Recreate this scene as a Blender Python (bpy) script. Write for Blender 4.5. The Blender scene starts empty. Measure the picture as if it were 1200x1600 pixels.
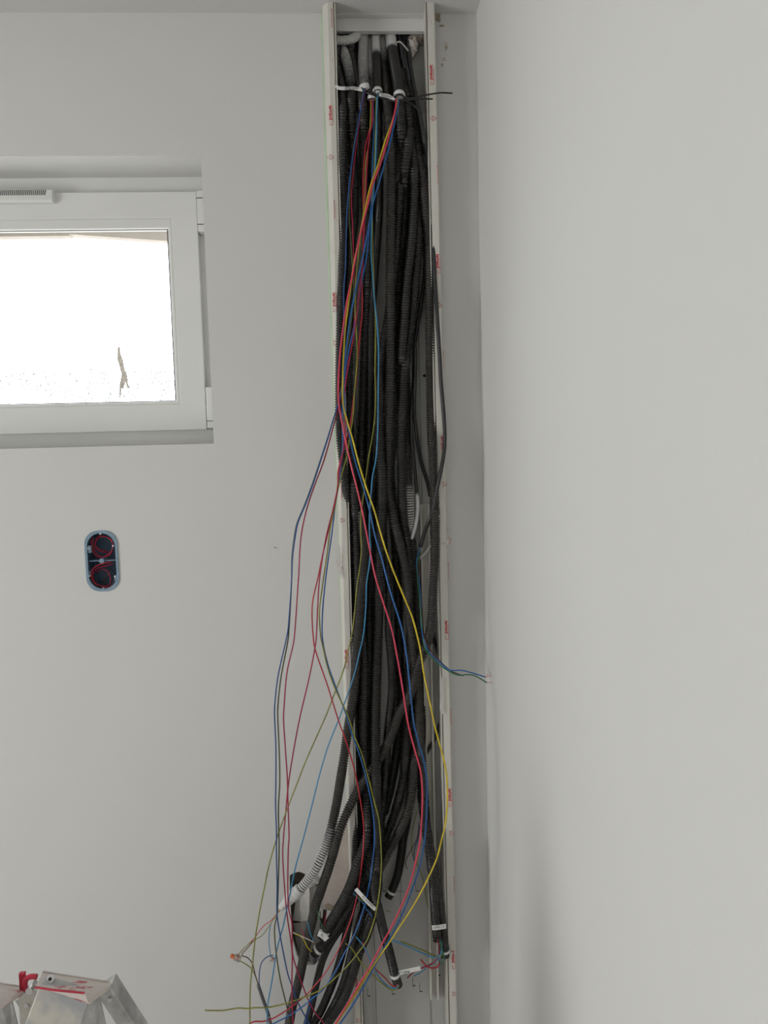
import bpy, bmesh, math, random
import numpy as np
from mathutils import Vector, Matrix
random.seed(7); np.random.seed(7)
SC = bpy.context.scene; COL = SC.collection

# ------------------------------------------------------------------ camera
D = 1.8; CAMZ = 1.6; F = 1200.0
yaw, pitch, roll = math.radians(2.98), math.radians(5.12), math.radians(-1.46)
CAM = np.array([0.0, -D, CAMZ])
fw = np.array([math.sin(yaw)*math.cos(pitch), math.cos(yaw)*math.cos(pitch), -math.sin(pitch)])
r0 = np.array([math.cos(yaw), -math.sin(yaw), 0.0]); u0 = np.cross(r0, fw)
rt = math.cos(roll)*r0 + math.sin(roll)*u0; up = -math.sin(roll)*r0 + math.cos(roll)*u0
cd = bpy.data.cameras.new('camera'); cam = bpy.data.objects.new('camera', cd); COL.objects.link(cam)
cam.matrix_world = Matrix(((rt[0], up[0], -fw[0], CAM[0]), (rt[1], up[1], -fw[1], CAM[1]), (rt[2], up[2], -fw[2], CAM[2]), (0, 0, 0, 1)))
cd.sensor_fit = 'VERTICAL'; cd.sensor_height = 36; cd.lens = 36*F/1600; cd.clip_start = 0.02
SC.camera = cam
def P(px, py, d=0.0):
    """point of the view through (px,py) standing d metres in front of the back wall (d<0: behind its face)"""
    v = fw + rt*(px-600)/F + up*(800-py)/F
    return CAM + v*((D-d)/v[1])

# ------------------------------------------------------------------ world, light, exposure
w = bpy.data.worlds.new('overcast_sky'); SC.world = w; w.use_nodes = True
bg = w.node_tree.nodes['Background']; bg.inputs[1].default_value = 4.6
_n = w.node_tree.nodes; _l = w.node_tree.links; _t = _n.new('ShaderNodeTexCoord'); _s = _n.new('ShaderNodeSeparateXYZ'); _r = _n.new('ShaderNodeValToRGB')
_l.new(_t.outputs['Generated'], _s.inputs[0]); _m = _n.new('ShaderNodeMapRange'); _m.inputs[1].default_value = -1; _l.new(_s.outputs['Z'], _m.inputs[0]); _l.new(_m.outputs[0], _r.inputs[0])
_r.color_ramp.elements[0].position = 0.40; _r.color_ramp.elements[0].color = (0.52, 0.50, 0.47, 1)      # pale ground
_r.color_ramp.elements[1].position = 0.50; _r.color_ramp.elements[1].color = (0.93, 0.97, 1.0, 1)       # bright overcast
_l.new(_r.outputs[0], bg.inputs[0])
def area(name, loc, target, sx, sy, power, col):
    l = bpy.data.lights.new(name, 'AREA'); l.shape = 'RECTANGLE'; l.size = sx; l.size_y = sy; l.energy = power; l.color = col
    o = bpy.data.objects.new(name, l); COL.objects.link(o); o.location = loc
    o.rotation_euler = (Vector(target)-Vector(loc)).to_track_quat('-Z', 'Y').to_euler(); return o
area('daylight_fill_left', (-3.35, -1.7, 1.0), (0, -1.30, 0.65), 1.1, 1.8, 66, (0.975, 0.99, 1.0))  # added unseen side lamp to brighten the right wall; no opening is modelled
area('daylight_fill_rear', (-1.2, -3.92, 1.5), (-1.2, 0, 1.0), 1.6, 1.1, 5, (1.0, 0.98, 0.95))  # added fill lamp behind the view, lifts the back wall; rear wall is solid
SC.view_settings.view_transform = 'Standard'; SC.view_settings.look = 'None'
SC.view_settings.gamma = 1; SC.view_settings.use_curve_mapping = False
SC.view_settings.exposure = 0.1

pl_ = area('window_portal', (-0.9, 0.13, CAMZ+0.28), (-0.9, -2, CAMZ+0.28), 0.9, 0.62, 1, (1, 1, 1)); pl_.data.cycles.is_portal = True
# ------------------------------------------------------------------ materials
def mat(name, col, rough=0.6, metal=0.0, noise=None, bump=None, spec=None, trans=0.0):
    m = bpy.data.materials.new(name); m.use_nodes = True; nt = m.node_tree; b = nt.nodes['Principled BSDF']
    b.inputs['Roughness'].default_value = rough; b.inputs['Metallic'].default_value = metal
    if spec is not None: b.inputs['Specular IOR Level'].default_value = spec
    b.inputs['Transmission Weight'].default_value = trans
    c4 = (*col, 1); b.inputs['Base Color'].default_value = c4
    tc = nt.nodes.new('ShaderNodeTexCoord')
    sc, amt = noise or (9, 0.04)
    n = nt.nodes.new('ShaderNodeTexNoise'); n.inputs['Scale'].default_value = sc; n.inputs['Detail'].default_value = 5
    nt.links.new(tc.outputs['Object'], n.inputs['Vector'])
    r = nt.nodes.new('ShaderNodeValToRGB')
    r.color_ramp.elements[0].position = 0.3; r.color_ramp.elements[1].position = 0.7
    r.color_ramp.elements[0].color = tuple(c*(1-amt) for c in col)+(1,); r.color_ramp.elements[1].color = tuple(min(1, c*(1+amt)) for c in col)+(1,)
    nt.links.new(n.outputs['Fac'], r.inputs['Fac']); nt.links.new(r.outputs['Color'], b.inputs['Base Color'])
    if bump:
        n2 = nt.nodes.new('ShaderNodeTexNoise'); n2.inputs['Scale'].default_value = bump[0]; n2.inputs['Detail'].default_value = 4
        nt.links.new(tc.outputs['Object'], n2.inputs['Vector'])
        bp = nt.nodes.new('ShaderNodeBump'); bp.inputs['Strength'].default_value = bump[1]; bp.inputs['Distance'].default_value = 0.002
        nt.links.new(n2.outputs['Fac'], bp.inputs['Height']); nt.links.new(bp.outputs['Normal'], b.inputs['Normal'])
    return m
def conduit_mat(name, black, rough=0.42):
    m = mat(name, black, rough, noise=(40, 0.25)); nt = m.node_tree; b = nt.nodes['Principled BSDF']
    src = b.inputs['Base Color'].links[0].from_socket
    at = nt.nodes.new('ShaderNodeAttribute'); at.attribute_name = 'paint'
    tc = nt.nodes.new('ShaderNodeTexCoord'); n = nt.nodes.new('ShaderNodeTexNoise'); n.inputs['Scale'].default_value = 130
    nt.links.new(tc.outputs['Object'], n.inputs['Vector'])
    a = nt.nodes.new('ShaderNodeMath'); a.operation = 'MULTIPLY_ADD'; a.inputs[1].default_value = 0.5; a.inputs[2].default_value = -0.25
    nt.links.new(n.outputs['Fac'], a.inputs[0])
    s = nt.nodes.new('ShaderNodeMath'); s.operation = 'ADD'; s.use_clamp = True
    nt.links.new(a.outputs[0], s.inputs[0]); nt.links.new(at.outputs['Fac'], s.inputs[1])
    k = nt.nodes.new('ShaderNodeMath'); k.operation = 'MULTIPLY'; nt.links.new(s.outputs[0], k.inputs[0])
    gt = nt.nodes.new('ShaderNodeMath'); gt.operation = 'GREATER_THAN'; gt.inputs[1].default_value = 0.02; nt.links.new(at.outputs['Fac'], gt.inputs[0])
    nt.links.new(gt.outputs[0], k.inputs[1])
    mx = nt.nodes.new('ShaderNodeMix'); mx.data_type = 'RGBA'; mx.inputs[7].default_value = (0.72, 0.72, 0.72, 1)
    nt.links.new(k.outputs[0], mx.inputs[0]); nt.links.new(src, mx.inputs[6]); nt.links.new(mx.outputs[2], b.inputs['Base Color'])
    return m
M = dict(
    wall=mat('matt_white_wall_paint', (0.66, 0.655, 0.635), 0.85, noise=(1.5, 0.012), bump=(260, 0.10)),
    ceiling=mat('matt_ceiling_paint', (0.62, 0.615, 0.60), 0.9, noise=(2, 0.01), bump=(200, 0.08)),
    floor=mat('grey_screed', (0.55, 0.53, 0.50), 0.8, noise=(6, 0.08), bump=(60, 0.3)),
    pvc=mat('white_window_pvc', (0.74, 0.74, 0.71), 0.35, noise=(5, 0.02)),
    rail=mat('off_white_trunking_pvc', (0.64, 0.62, 0.56), 0.38, noise=(12, 0.03)),
    back=mat('light_grey_trunking_back', (0.50, 0.50, 0.48), 0.45, noise=(9, 0.04)),
    cavity=mat('dusty_cavity_board', (0.42, 0.42, 0.41), 0.9, noise=(14, 0.1), bump=(60, 0.4)),
    lintel=mat('pale_lintel_board', (0.72, 0.71, 0.69), 0.7, noise=(10, 0.03)),
    blk=conduit_mat('black_conduit_plastic', (0.019, 0.018, 0.017), 0.36),
    gry=conduit_mat('dark_grey_conduit_plastic', (0.034, 0.031, 0.027), 0.40),
    inner=mat('black_conduit_bore', (0.006, 0.006, 0.006), 0.8),
    cable=mat('black_cable_sheath', (0.028, 0.028, 0.028), 0.38, noise=(60, 0.2)),
    gcable=mat('grey_cable_sheath', (0.13, 0.13, 0.14), 0.45, noise=(60, 0.1)),
    white=mat('white_sleeve_plastic', (0.62, 0.62, 0.60), 0.5, noise=(40, 0.08)),
    tag=mat('white_label_tape', (0.78, 0.78, 0.76), 0.45, noise=(50, 0.04)),
    ink=mat('black_label_ink', (0.03, 0.03, 0.03), 0.6),
    redink=mat('red_printed_ink', (0.55, 0.035, 0.05), 0.5),
    palered=mat('faded_red_ink', (0.60, 0.36, 0.34), 0.5),
    tie=mat('black_nylon_tie', (0.012, 0.012, 0.012), 0.35),
    red=mat('red_wire_insulation', (0.46, 0.018, 0.03), 0.32, noise=(30, 0.1)),
    pink=mat('bright_red_wire_insulation', (0.66, 0.045, 0.10), 0.32, noise=(30, 0.1)),
    crim=mat('crimson_wire_insulation', (0.33, 0.006, 0.045), 0.32, noise=(30, 0.1)),
    blue=mat('blue_wire_insulation', (0.02, 0.13, 0.40), 0.32, noise=(30, 0.1)),
    navy=mat('dark_blue_wire_insulation', (0.014, 0.07, 0.24), 0.35, noise=(30, 0.1)),
    lblue=mat('light_blue_wire_insulation', (0.05, 0.27, 0.50), 0.32, noise=(30, 0.1)),
    yel=mat('yellow_wire_insulation', (0.62, 0.47, 0.02), 0.32, noise=(25, 0.2)),
    dkolive=mat('dark_olive_wire_insulation', (0.07, 0.085, 0.025), 0.35, noise=(25, 0.3)),
    olive=mat('olive_wire_insulation', (0.24, 0.24, 0.03), 0.35, noise=(25, 0.35)),
    green=mat('green_wire_insulation', (0.03, 0.17, 0.07), 0.35, noise=(30, 0.2)),
    brown=mat('brown_wire_insulation', (0.10, 0.035, 0.025), 0.4),
    bwire=mat('black_wire_insulation', (0.015, 0.015, 0.015), 0.35),
    copper=mat('bare_copper', (0.75, 0.36, 0.26), 0.3, 0.9),
    box=mat('blue_grey_box_plastic', (0.20, 0.29, 0.37), 0.5, noise=(60, 0.12)),
    boxin=mat('dark_blue_box_plastic', (0.07, 0.12, 0.18), 0.6, noise=(60, 0.12)),
    screw=mat('zinc_screw', (0.7, 0.7, 0.7), 0.35, 0.8),
    alu=mat('plaster_smeared_aluminium', (0.55, 0.55, 0.54), 0.42, 0.55, noise=(38, 0.3), bump=(90, 0.3)),
    redcap=mat('red_ladder_plastic', (0.50, 0.02, 0.05), 0.4, noise=(60, 0.2)),
    plaster=mat('bare_beige_plaster', (0.52, 0.45, 0.40), 0.9, noise=(18, 0.09), bump=(80, 0.35)),
    paper=mat('torn_grey_board_paper', (0.56, 0.54, 0.51), 0.9, noise=(16, 0.1), bump=(40, 0.5)),
    insul=mat('insulation_scrap', (0.36, 0.31, 0.27), 0.95, noise=(45, 0.3), bump=(50, 0.8)),
    green_edge=mat('pale_green_board_edge', (0.60, 0.74, 0.55), 0.7, noise=(20, 0.06)),
    stain=mat('glue_residue', (0.36, 0.30, 0.22), 0.8, noise=(120, 0.35)),
    dark=mat('black_rubber_gasket', (0.02, 0.02, 0.02), 0.6),
    mud=mat('dried_mud_on_glass', (0.72, 0.66, 0.58), 0.9, noise=(200, 0.25)),
    ext=mat('outside_render', (0.55, 0.50, 0.45), 0.9, noise=(20, 0.1)),
    clear=mat('clear_connector_plastic', (0.80, 0.72, 0.70), 0.15, trans=0.75),
    orange=mat('orange_connector_lever', (0.72, 0.18, 0.05), 0.4),
)
# cap of the ladder: red plastic half buried under splashed plaster
def splash(name, base, top, lo, hi, metal=0.0):
    m = mat(name, base, 0.5, metal); nt = m.node_tree; b = nt.nodes['Principled BSDF']
    tc = nt.nodes.new('ShaderNodeTexCoord'); n = nt.nodes.new('ShaderNodeTexNoise'); n.inputs['Scale'].default_value = 26; n.inputs['Detail'].default_value = 8
    nt.links.new(tc.outputs['Object'], n.inputs['Vector']); r = nt.nodes.new('ShaderNodeValToRGB')
    r.color_ramp.elements[0].position = lo; r.color_ramp.elements[1].position = hi
    r.color_ramp.elements[0].color = (*base, 1); r.color_ramp.elements[1].color = (*top, 1)
    nt.links.new(n.outputs['Fac'], r.inputs['Fac']); nt.links.new(r.outputs['Color'], b.inputs['Base Color']); return m
M['cap'] = splash('plaster_splashed_red_plastic', (0.45, 0.05, 0.06), (0.66, 0.59, 0.55), 0.36, 0.42)
M['aluP'] = splash('plaster_splashed_aluminium', (0.42, 0.43, 0.44), (0.62, 0.59, 0.52), 0.40, 0.58, 0.25)
# window pane: thin clear glass, misted and beaded with drops near its foot
g = bpy.data.materials.new('misted_window_glass'); g.use_nodes = True; nt = g.node_tree; nt.nodes.clear()
N = nt.nodes.new; L = nt.links.new
out = N('ShaderNodeOutputMaterial'); tr = N('ShaderNodeBsdfTransparent'); tr.inputs[0].default_value = (0.97, 0.985, 0.99, 1)
gl = N('ShaderNodeBsdfGlossy'); gl.inputs['Roughness'].default_value = 0.05; gl.inputs[0].default_value = (0.8, 0.85, 0.85, 1)
df = N('ShaderNodeBsdfTransparent'); df.inputs[0].default_value = (0.03, 0.035, 0.036, 1)
tc = N('ShaderNodeTexCoord'); sep = N('ShaderNodeSeparateXYZ'); L(tc.outputs['Object'], sep.inputs[0])
mr = N('ShaderNodeMapRange'); mr.inputs[1].default_value = CAMZ+0.37; mr.inputs[2].default_value = CAMZ+0.19; L(sep.outputs['Z'], mr.inputs[0])
vo = N('ShaderNodeTexNoise'); vo.inputs['Scale'].default_value = 210; vo.inputs['Detail'].default_value = 2; L(tc.outputs['Object'], vo.inputs['Vector'])
big = N('ShaderNodeTexNoise'); big.inputs['Scale'].default_value = 17; big.inputs['Detail'].default_value = 3; L(tc.outputs['Object'], big.inputs['Vector'])
rp = N('ShaderNodeMapRange'); rp.inputs[1].default_value = 0.53; rp.inputs[2].default_value = 0.60; L(vo.outputs['Fac'], rp.inputs[0])
rb = N('ShaderNodeMapRange'); rb.inputs[1].default_value = 0.36; rb.inputs[2].default_value = 0.50; L(big.outputs['Fac'], rb.inputs[0])
m1 = N('ShaderNodeMath'); m1.operation = 'MULTIPLY'; L(rp.outputs[0], m1.inputs[0]); L(mr.outputs[0], m1.inputs[1])
m2 = N('ShaderNodeMath'); m2.operation = 'MULTIPLY'; L(m1.outputs[0], m2.inputs[0]); L(rb.outputs[0], m2.inputs[1])
m3 = N('ShaderNodeMath'); m3.operation = 'MULTIPLY'; m3.inputs[1].default_value = 0.90; L(m2.outputs[0], m3.inputs[0])
x1 = N('ShaderNodeMixShader'); x1.inputs[0].default_value = 0.05; L(tr.outputs[0], x1.inputs[1]); L(gl.outputs[0], x1.inputs[2])
x2 = N('ShaderNodeMixShader'); L(m3.outputs[0], x2.inputs[0]); L(x1.outputs[0], x2.inputs[1]); L(df.outputs[0], x2.inputs[2]); L(x2.outputs[0], out.inputs[0])
M['glass'] = g
fm = bpy.data.materials.new('clear_protective_film'); fm.use_nodes = True; nt = fm.node_tree; b = nt.nodes['Principled BSDF']
b.inputs['Base Color'].default_value = (0.75, 0.74, 0.70, 1); b.inputs['Alpha'].default_value = 0.55; b.inputs['Roughness'].default_value = 0.15
M['film'] = fm

# ------------------------------------------------------------------ mesh helpers
def link(name, verts, faces, m, parent=None, smooth=False, origin=None):
    v = np.asarray(verts, dtype=float)
    me = bpy.data.meshes.new(name)
    o = bpy.data.objects.new(name, me); COL.objects.link(o)
    if parent is None:
        c = v[np.argmin(v[:, 2])] if origin is None else np.asarray(origin, float)
        o.location = c; v = v-c
    else:
        base = np.array(parent.matrix_world.translation) if False else world_loc(parent)
        o.parent = parent; v = v-base
    me.from_pydata(v.tolist(), [], faces if isinstance(faces, list) else faces.tolist())
    me.materials.append(m)
    if smooth: me.polygons.foreach_set('use_smooth', [True]*len(me.polygons))
    me.update(); return o
def world_loc(o):
    l = np.array(o.location)
    while o.parent: o = o.parent; l = l+np.array(o.location)
    return l
def empty(name, loc):
    o = bpy.data.objects.new(name, None); COL.objects.link(o); o.location = tuple(loc); o.empty_display_size = 0.05; return o
def tag(o, label, cat, group=None):
    o['label'] = label; o['category'] = cat
    if group: o['group'] = group
    return o
def struct(name, v, f, m): o = link(name, v, f, m, origin=(0, 0, 0)); o['kind'] = 'structure'; return o
BF = [(0, 1, 2, 3), (7, 6, 5, 4), (0, 4, 5, 1), (1, 5, 6, 2), (2, 6, 7, 3), (3, 7, 4, 0)]
def boxv(x0, x1, y0, y1, z0, z1):
    return [(x0, y0, z0), (x0, y0, z1), (x1, y0, z1), (x1, y0, z0), (x0, y1, z0), (x0, y1, z1), (x1, y1, z1), (x1, y1, z0)]
def merge(parts):
    V, Fc = [], []
    for v, f in parts:
        n = len(V); V += [tuple(p) for p in v]; Fc += [tuple(i+n for i in q) for q in f]
    return V, Fc
def prism(poly, dy):
    """poly: 3D points facing the room (any order), dy: offset towards +y"""
    n = len(poly); V = [tuple(p) for p in poly]+[(p[0], p[1]+dy, p[2]) for p in poly]
    Fc = [tuple(range(n)), tuple(range(2*n-1, n-1, -1))]+[(i, i+n, (i+1) % n+n, (i+1) % n) for i in range(n)]
    return V, Fc
def bevel(o, w, seg=2):
    bm = bmesh.new(); bm.from_mesh(o.data); bmesh.ops.recalc_face_normals(bm, faces=bm.faces)
    bmesh.ops.bevel(bm, geom=bm.edges[:], offset=w, segments=seg, affect='EDGES', profile=0.5); bm.to_mesh(o.data); bm.free(); return o
def fixn(o):
    bm = bmesh.new(); bm.from_mesh(o.data); bmesh.ops.recalc_face_normals(bm, faces=bm.faces); bm.to_mesh(o.data); bm.free(); return o
def catmull(p, n_per=10):
    p = np.asarray(p, float)
    if len(p) == 2: p = np.array([p[0], (p[0]+p[1])/2, p[1]])
    # centripetal
    q = np.vstack([2*p[0]-p[1], p, 2*p[-1]-p[-2]]); out = []
    t = np.zeros(len(q))
    for i in range(1, len(q)): t[i] = t[i-1]+max(1e-6, np.linalg.norm(q[i]-q[i-1])**0.5)
    for i in range(1, len(q)-2):
        u = np.linspace(t[i], t[i+1], n_per, endpoint=False)[:, None]
        P0, P1, P2, P3 = q[i-1:i+3]; t0, t1, t2, t3 = t[i-1:i+3]
        A1 = (t1-u)/(t1-t0)*P0+(u-t0)/(t1-t0)*P1; A2 = (t2-u)/(t2-t1)*P1+(u-t1)/(t2-t1)*P2; A3 = (t3-u)/(t3-t2)*P2+(u-t2)/(t3-t2)*P3
        B1 = (t2-u)/(t2-t0)*A1+(u-t0)/(t2-t0)*A2; B2 = (t3-u)/(t3-t1)*A2+(u-t1)/(t3-t1)*A3
        out.append((t2-u)/(t2-t1)*B1+(u-t1)/(t2-t1)*B2)
    return np.vstack(out+[p[-1:]])
def resample(c, step):
    s = np.r_[0, np.cumsum(np.linalg.norm(np.diff(c[:, :3], axis=0), axis=1))]
    n = max(2, int(round(s[-1]/step))+1); u = np.linspace(0, s[-1], n)
    return np.stack([np.interp(u, s, c[:, k]) for k in range(c.shape[1])], 1), u
def frames(c):
    t = np.gradient(c, axis=0); t /= np.linalg.norm(t, axis=1)[:, None]+1e-12
    a = np.array([0, -1.0, 0]); 
    n = a-(t@a)[:, None]*t; ln = np.linalg.norm(n, axis=1)
    if ln.min() < 0.25:      # transport instead of a fixed reference
        n = np.zeros_like(t); v = np.cross(t[0], [0.3, 0.2, 1]); n[0] = v/np.linalg.norm(v)
        for i in range(1, len(t)):
            v = n[i-1]-(n[i-1]@t[i])*t[i]; n[i] = v/np.linalg.norm(v)
    else: n /= ln[:, None]
    return t, n, np.cross(t, n)
def tube(c, rad, seg=10, caps=True):
    """c: Nx3 centre line; rad scalar or N; first ring faces out to the room (-y)"""
    t, n, b = frames(c); N_ = len(c); rad = np.broadcast_to(rad, (N_,))
    a = np.arange(seg)*2*math.pi/seg
    V = c[:, None, :]+rad[:, None, None]*(np.cos(a)[None, :, None]*n[:, None, :]+np.sin(a)[None, :, None]*b[:, None, :])
    V = V.reshape(-1, 3); i = np.arange(N_-1)[:, None]*seg; j = np.arange(seg)[None, :]; k = (j+1) % seg
    Fc = np.stack([i+j, i+k, i+seg+k, i+seg+j], -1).reshape(-1, 4).tolist()
    if caps: Fc += [tuple(range(seg-1, -1, -1)), tuple(range((N_-1)*seg, N_*seg))]
    return V, Fc
def world_pts(p3): return np.array([P(*q) for q in p3])
def sm(name, v, f, m, parent=None): return link(name, v, f, m, parent, smooth=True)

# ------------------------------------------------------------------ the room
XR = P(754.5, 800)[0]; ZC = P(250, 20)[2]; XL = -3.4; YB = -4.0
EYE = 0.30    # thickness of outer wall
# plane polygon with holes, in the wall plane y=0
def holed(name, outer, holes, m, depth=0.012, y=0.0):
    bm = bmesh.new(); loops = []
    for lp in [outer]+holes:
        vs = [bm.verts.new((x, y, z)) for x, z in lp]; es = [bm.edges.new((vs[i], vs[(i+1) % len(vs)])) for i in range(len(vs))]
        loops.append(vs)
    bmesh.ops.triangle_fill(bm, edges=bm.edges[:], use_beauty=True, use_dissolve=False, normal=(0, -1, 0))
    for lp, dp in zip(loops[1:], depth):
        bk = [bm.verts.new((v.co.x, y+dp, v.co.z)) for v in lp]
        for i in range(len(lp)):
            j = (i+1) % len(lp); bm.faces.new((lp[i], lp[j], bk[j], bk[i]))
    for f in bm.faces:
        if abs(f.normal.y) > .9 and f.normal.y > 0: f.normal_flip()
    me = bpy.data.meshes.new(name); bm.to_mesh(me); bm.free(); me.materials.append(m)
    o = bpy.data.objects.new(name, me); COL.objects.link(o); o['kind'] = 'structure'; return o
def xz(px, py, d=0): p = P(px, py, d); return (p[0], p[2])
WX1 = xz(324, 470)[0]; WZ1 = xz(160, 243.5)[1]; WZ0 = xz(160, 697.5)[1]; WX0 = WX1-0.86
hole_win = [(WX0, WZ0), (WX1, WZ0), (WX1, WZ1), (WX0, WZ1)]
GX0 = xz(538, 800)[0]; GX1 = xz(690, 800)[0]
hole_gtl = [(GX0, 0.01), (GX1, 0.01), (GX1, ZC-0.001), (GX0, ZC-0.001)]
tear = [(452.5, 1368), (459, 1364), (468, 1362), (478, 1366), (484, 1371), (489, 1369), (494, 1373), (500, 1379), (507, 1378), (513, 1392), (508, 1404), (511, 1425), (506, 1450), (503, 1475), (499, 1500), (491, 1508), (480, 1508), (468, 1502), (463, 1490), (457, 1468), (455, 1435), (453, 1405)]
hole_tear = [xz(*q) for q in tear]
BX0, BX1 = xz(134, 880)[0]+.003, xz(184, 880)[0]-.003; 
def stadium(cx, cz, hw, hh, r, n=8):
    pts = []
    for sx, sz, a0 in ((1, 1, 0), (-1, 1, 90), (-1, -1, 180), (1, -1, 270)):
        for k in range(n+1):
            a = math.radians(a0+90*k/n); pts.append((cx+sx*(hw-r)+r*math.cos(a), cz+sz*(hh-r)+r*math.sin(a)))
    return pts
bc = P(159.5, 876.5); BC = (bc[0], bc[2]); BHW, BHH = 0.0375, 0.071
hole_box = stadium(BC[0], BC[1], BHW-.004, BHH-.004, 0.030)
wall_outer = [(XL, 0), (XR, 0), (XR, ZC), (XL, ZC)]
holed('wall_back', wall_outer, [hole_win, hole_gtl, hole_tear, hole_box], M['wall'], depth=(0.145, 0.013, 0.013, 0.013))
# masonry behind the plasterboard so no light leaks round the frame
struct('wall_back_masonry', *merge([(boxv(XL-.2, WX0-.001, .15, .35, 0, ZC+.3), BF), (boxv(WX1+.001, GX0-.05, .15, .35, 0, ZC+.3), BF), (boxv(GX0-.05, XR+.3, .20, .35, 0, ZC+.3), BF),
      (boxv(WX0-.001, WX1+.001, .15, .35, WZ1+.001, ZC+.3), BF), (boxv(WX0-.001, WX1+.001, .15, .35, 0, WZ0-.001), BF)]), M['cavity'])
struct('wall_back_closure', *merge([(boxv(XL-.2, XL-.19, -.0, .35, 0, ZC+.3), BF), (boxv(XR+.29, XR+.3, 0, .35, 0, ZC+.3), BF), (boxv(XR+.1, XR+.3, -.01, .0, 0, ZC+.3), BF), (boxv(XL-.2, XR+.3, .0, .35, ZC+.3, ZC+.31), BF), (boxv(XL-.2, XR+.3, -.1, .0, ZC+.121, ZC+.31), BF)]), M['cavity'])  # unseen plates added to stop sky light leaking in behind the wall
struct('wall_right', boxv(XR, XR+.15, YB, .001, 0, ZC), BF, M['wall'])
struct('floor', boxv(XL-.2, XR+.3, YB, .35, -.1, 0), BF, M['floor'])
struct('ceiling', boxv(XL, XR, YB, .02, ZC, ZC+.12), BF, M['ceiling'])
struct('wall_rear', boxv(XL, XR, YB-.15, YB, 0, ZC), BF, M['wall'])
struct('wall_left', boxv(XL-.15, XL, YB, 0.0, 0, ZC), BF, M['wall'])
# pale green board edge running down beside the trunking
ge = [P(501.2, 22, .0015), P(504.4, 22, .0015), P(513, 330, .0015), P(524, 640, .0015), P(549, 1385, .0015), P(546.5, 1385, .0015), P(521, 640, .0015), P(509.5, 330, .0015)]
tv, tf = prism(ge, .0015); struct('trim_1', tv, tf, M['green_edge'])

# ------------------------------------------------------------------ window
win = empty('window_1', (0, 0, 0)); win['kind'] = 'structure'; 
def px_frame(name, o_tl, o_tr, o_br, i_tr, i_br, d, thick, m, parent, left=-0.86, lw=None, bev=0.0015):
    """frame ring with right/top/bottom bars set from the view, left bar mirrored outside the frame"""
    ot, orr, ob = P(*o_tl, d)[2], P(*o_tr, d), P(*o_br, d); it, ib = P(*i_tr, d), P(*i_br, d)
    x1 = (orr[0]+ob[0])/2; xi = (it[0]+ib[0])/2; z1 = orr[2]; z0 = ob[2]; zi1 = it[2]; zi0 = ib[2]
    x0 = left; xi0 = left+(x1-xi); y = -d
    V = [(x0, y, z0), (x1, y, z0), (x1, y, z1), (x0, y, z1), (xi0, y, zi0), (xi, y, zi0), (xi, y, zi1), (xi0, y, zi1)]
    V += [(a, y+thick, c) for a, b_, c in V]
    Fc = []
    for k in range(4):
        j = (k+1) % 4
        Fc += [(k, j, 4+j, 4+k), (8+k, 12+k, 12+j, 8+j), (k, 8+k, 8+j, j), (4+k, 4+j, 12+j, 12+k)]
    o = link(name, V, Fc, m, parent); bevel(o, bev, 2); return o, (x0, x1, z0, z1, xi0, xi, zi0, zi1)
DF = -0.140
LX = WX0
sa, S = px_frame('window_sash', (0, 299), (304, 299), (325.5, 671), (266, 341), (283, 631), -.118, .045, M['pvc'], win, left=LX+.035)
_o = (WX0-.01, WX1+.01, WZ0-.01, WZ1+.01); _i = (S[0]+.015, S[1]-.015, S[2]+.015, S[3]-.015)
V = [(q[a], y_, q[b_]) for y_ in (.140, .195) for q in (_o, _i) for a, b_ in ((0, 2), (1, 2), (1, 3), (0, 3))]; Fc = []
for k in range(4):
    j = (k+1) % 4; Fc += [(k, j, 4+j, 4+k), (8+k, 12+k, 12+j, 8+j), (k, 8+k, 8+j, j), (4+k, 4+j, 12+j, 12+k)]
fixn(link('window_frame', V, Fc, M['pvc'], win))
be, B_ = px_frame('glazing_bead', (0, 340), (266.5, 340.5), (284, 633), (260.5, 356.5), (276.5, 626.5), -.121, .03, M['pvc'], sa, left=LX+.035+.057, bev=.003)
gk, G_ = px_frame('window_gasket', (0, 353), (262, 354), (278.5, 629), (258.8, 358), (275.5, 625.5), -.128, .01, M['dark'], sa, left=LX+.035+.06, bev=.0005)
yg = .139
link('window_pane', [(B_[4]-.01, yg, B_[6]-.01), (B_[5]+.01, yg, B_[6]-.01), (B_[5]+.01, yg, B_[7]+.01), (B_[4]-.01, yg, B_[7]+.01)], [(0, 1, 2, 3)], M['glass'], sa)
# trickle vent on the head of the sash
vx1 = P(87, 308, -.118)[0]; vz1 = P(60, 297, -.11)[2]; vz0 = P(60, 317, -.11)[2]
v0 = LX+.2; zz = vz0+(vz1-vz0)*.52
VV, VF = [], []
prof = [(.118, vz0), (.108, vz0), (.103, vz0+.005), (.105, zz), (.106, vz1-.001), (.112, vz1), (.118, vz1)]
for x in (v0, vx1): VV += [(x-(.004 if (x > v0 and yy < .11) else 0), yy, z) for yy, z in prof]
n_ = len(prof); VF = [(i, i+1, n_+i+1, n_+i) for i in range(n_-1)]+[tuple(range(n_)), tuple(range(2*n_-1, n_-1, -1))]
vent = fixn(link('trickle_vent', VV, VF, M['pvc'], win))
sl = []
x = v0+.006
while x < vx1-.018:
    s = .0022; sl.append(([(x, .1043, zz+.001), (x+.0016, .1043, zz+.001), (x+.0016+s, .1052, vz1-.0012), (x+s, .1052, vz1-.0012), (x, .107, zz+.001), (x+.0016, .107, zz+.001), (x+.0016+s, .107, vz1-.0012), (x+s, .107, vz1-.0012)], [(0, 1, 2, 3), (0, 4, 5, 1), (1, 5, 6, 2), (2, 6, 7, 3), (3, 7, 4, 0)])); x += .0044
link('vent_slots', *merge(sl), M['dark'], vent)
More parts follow.
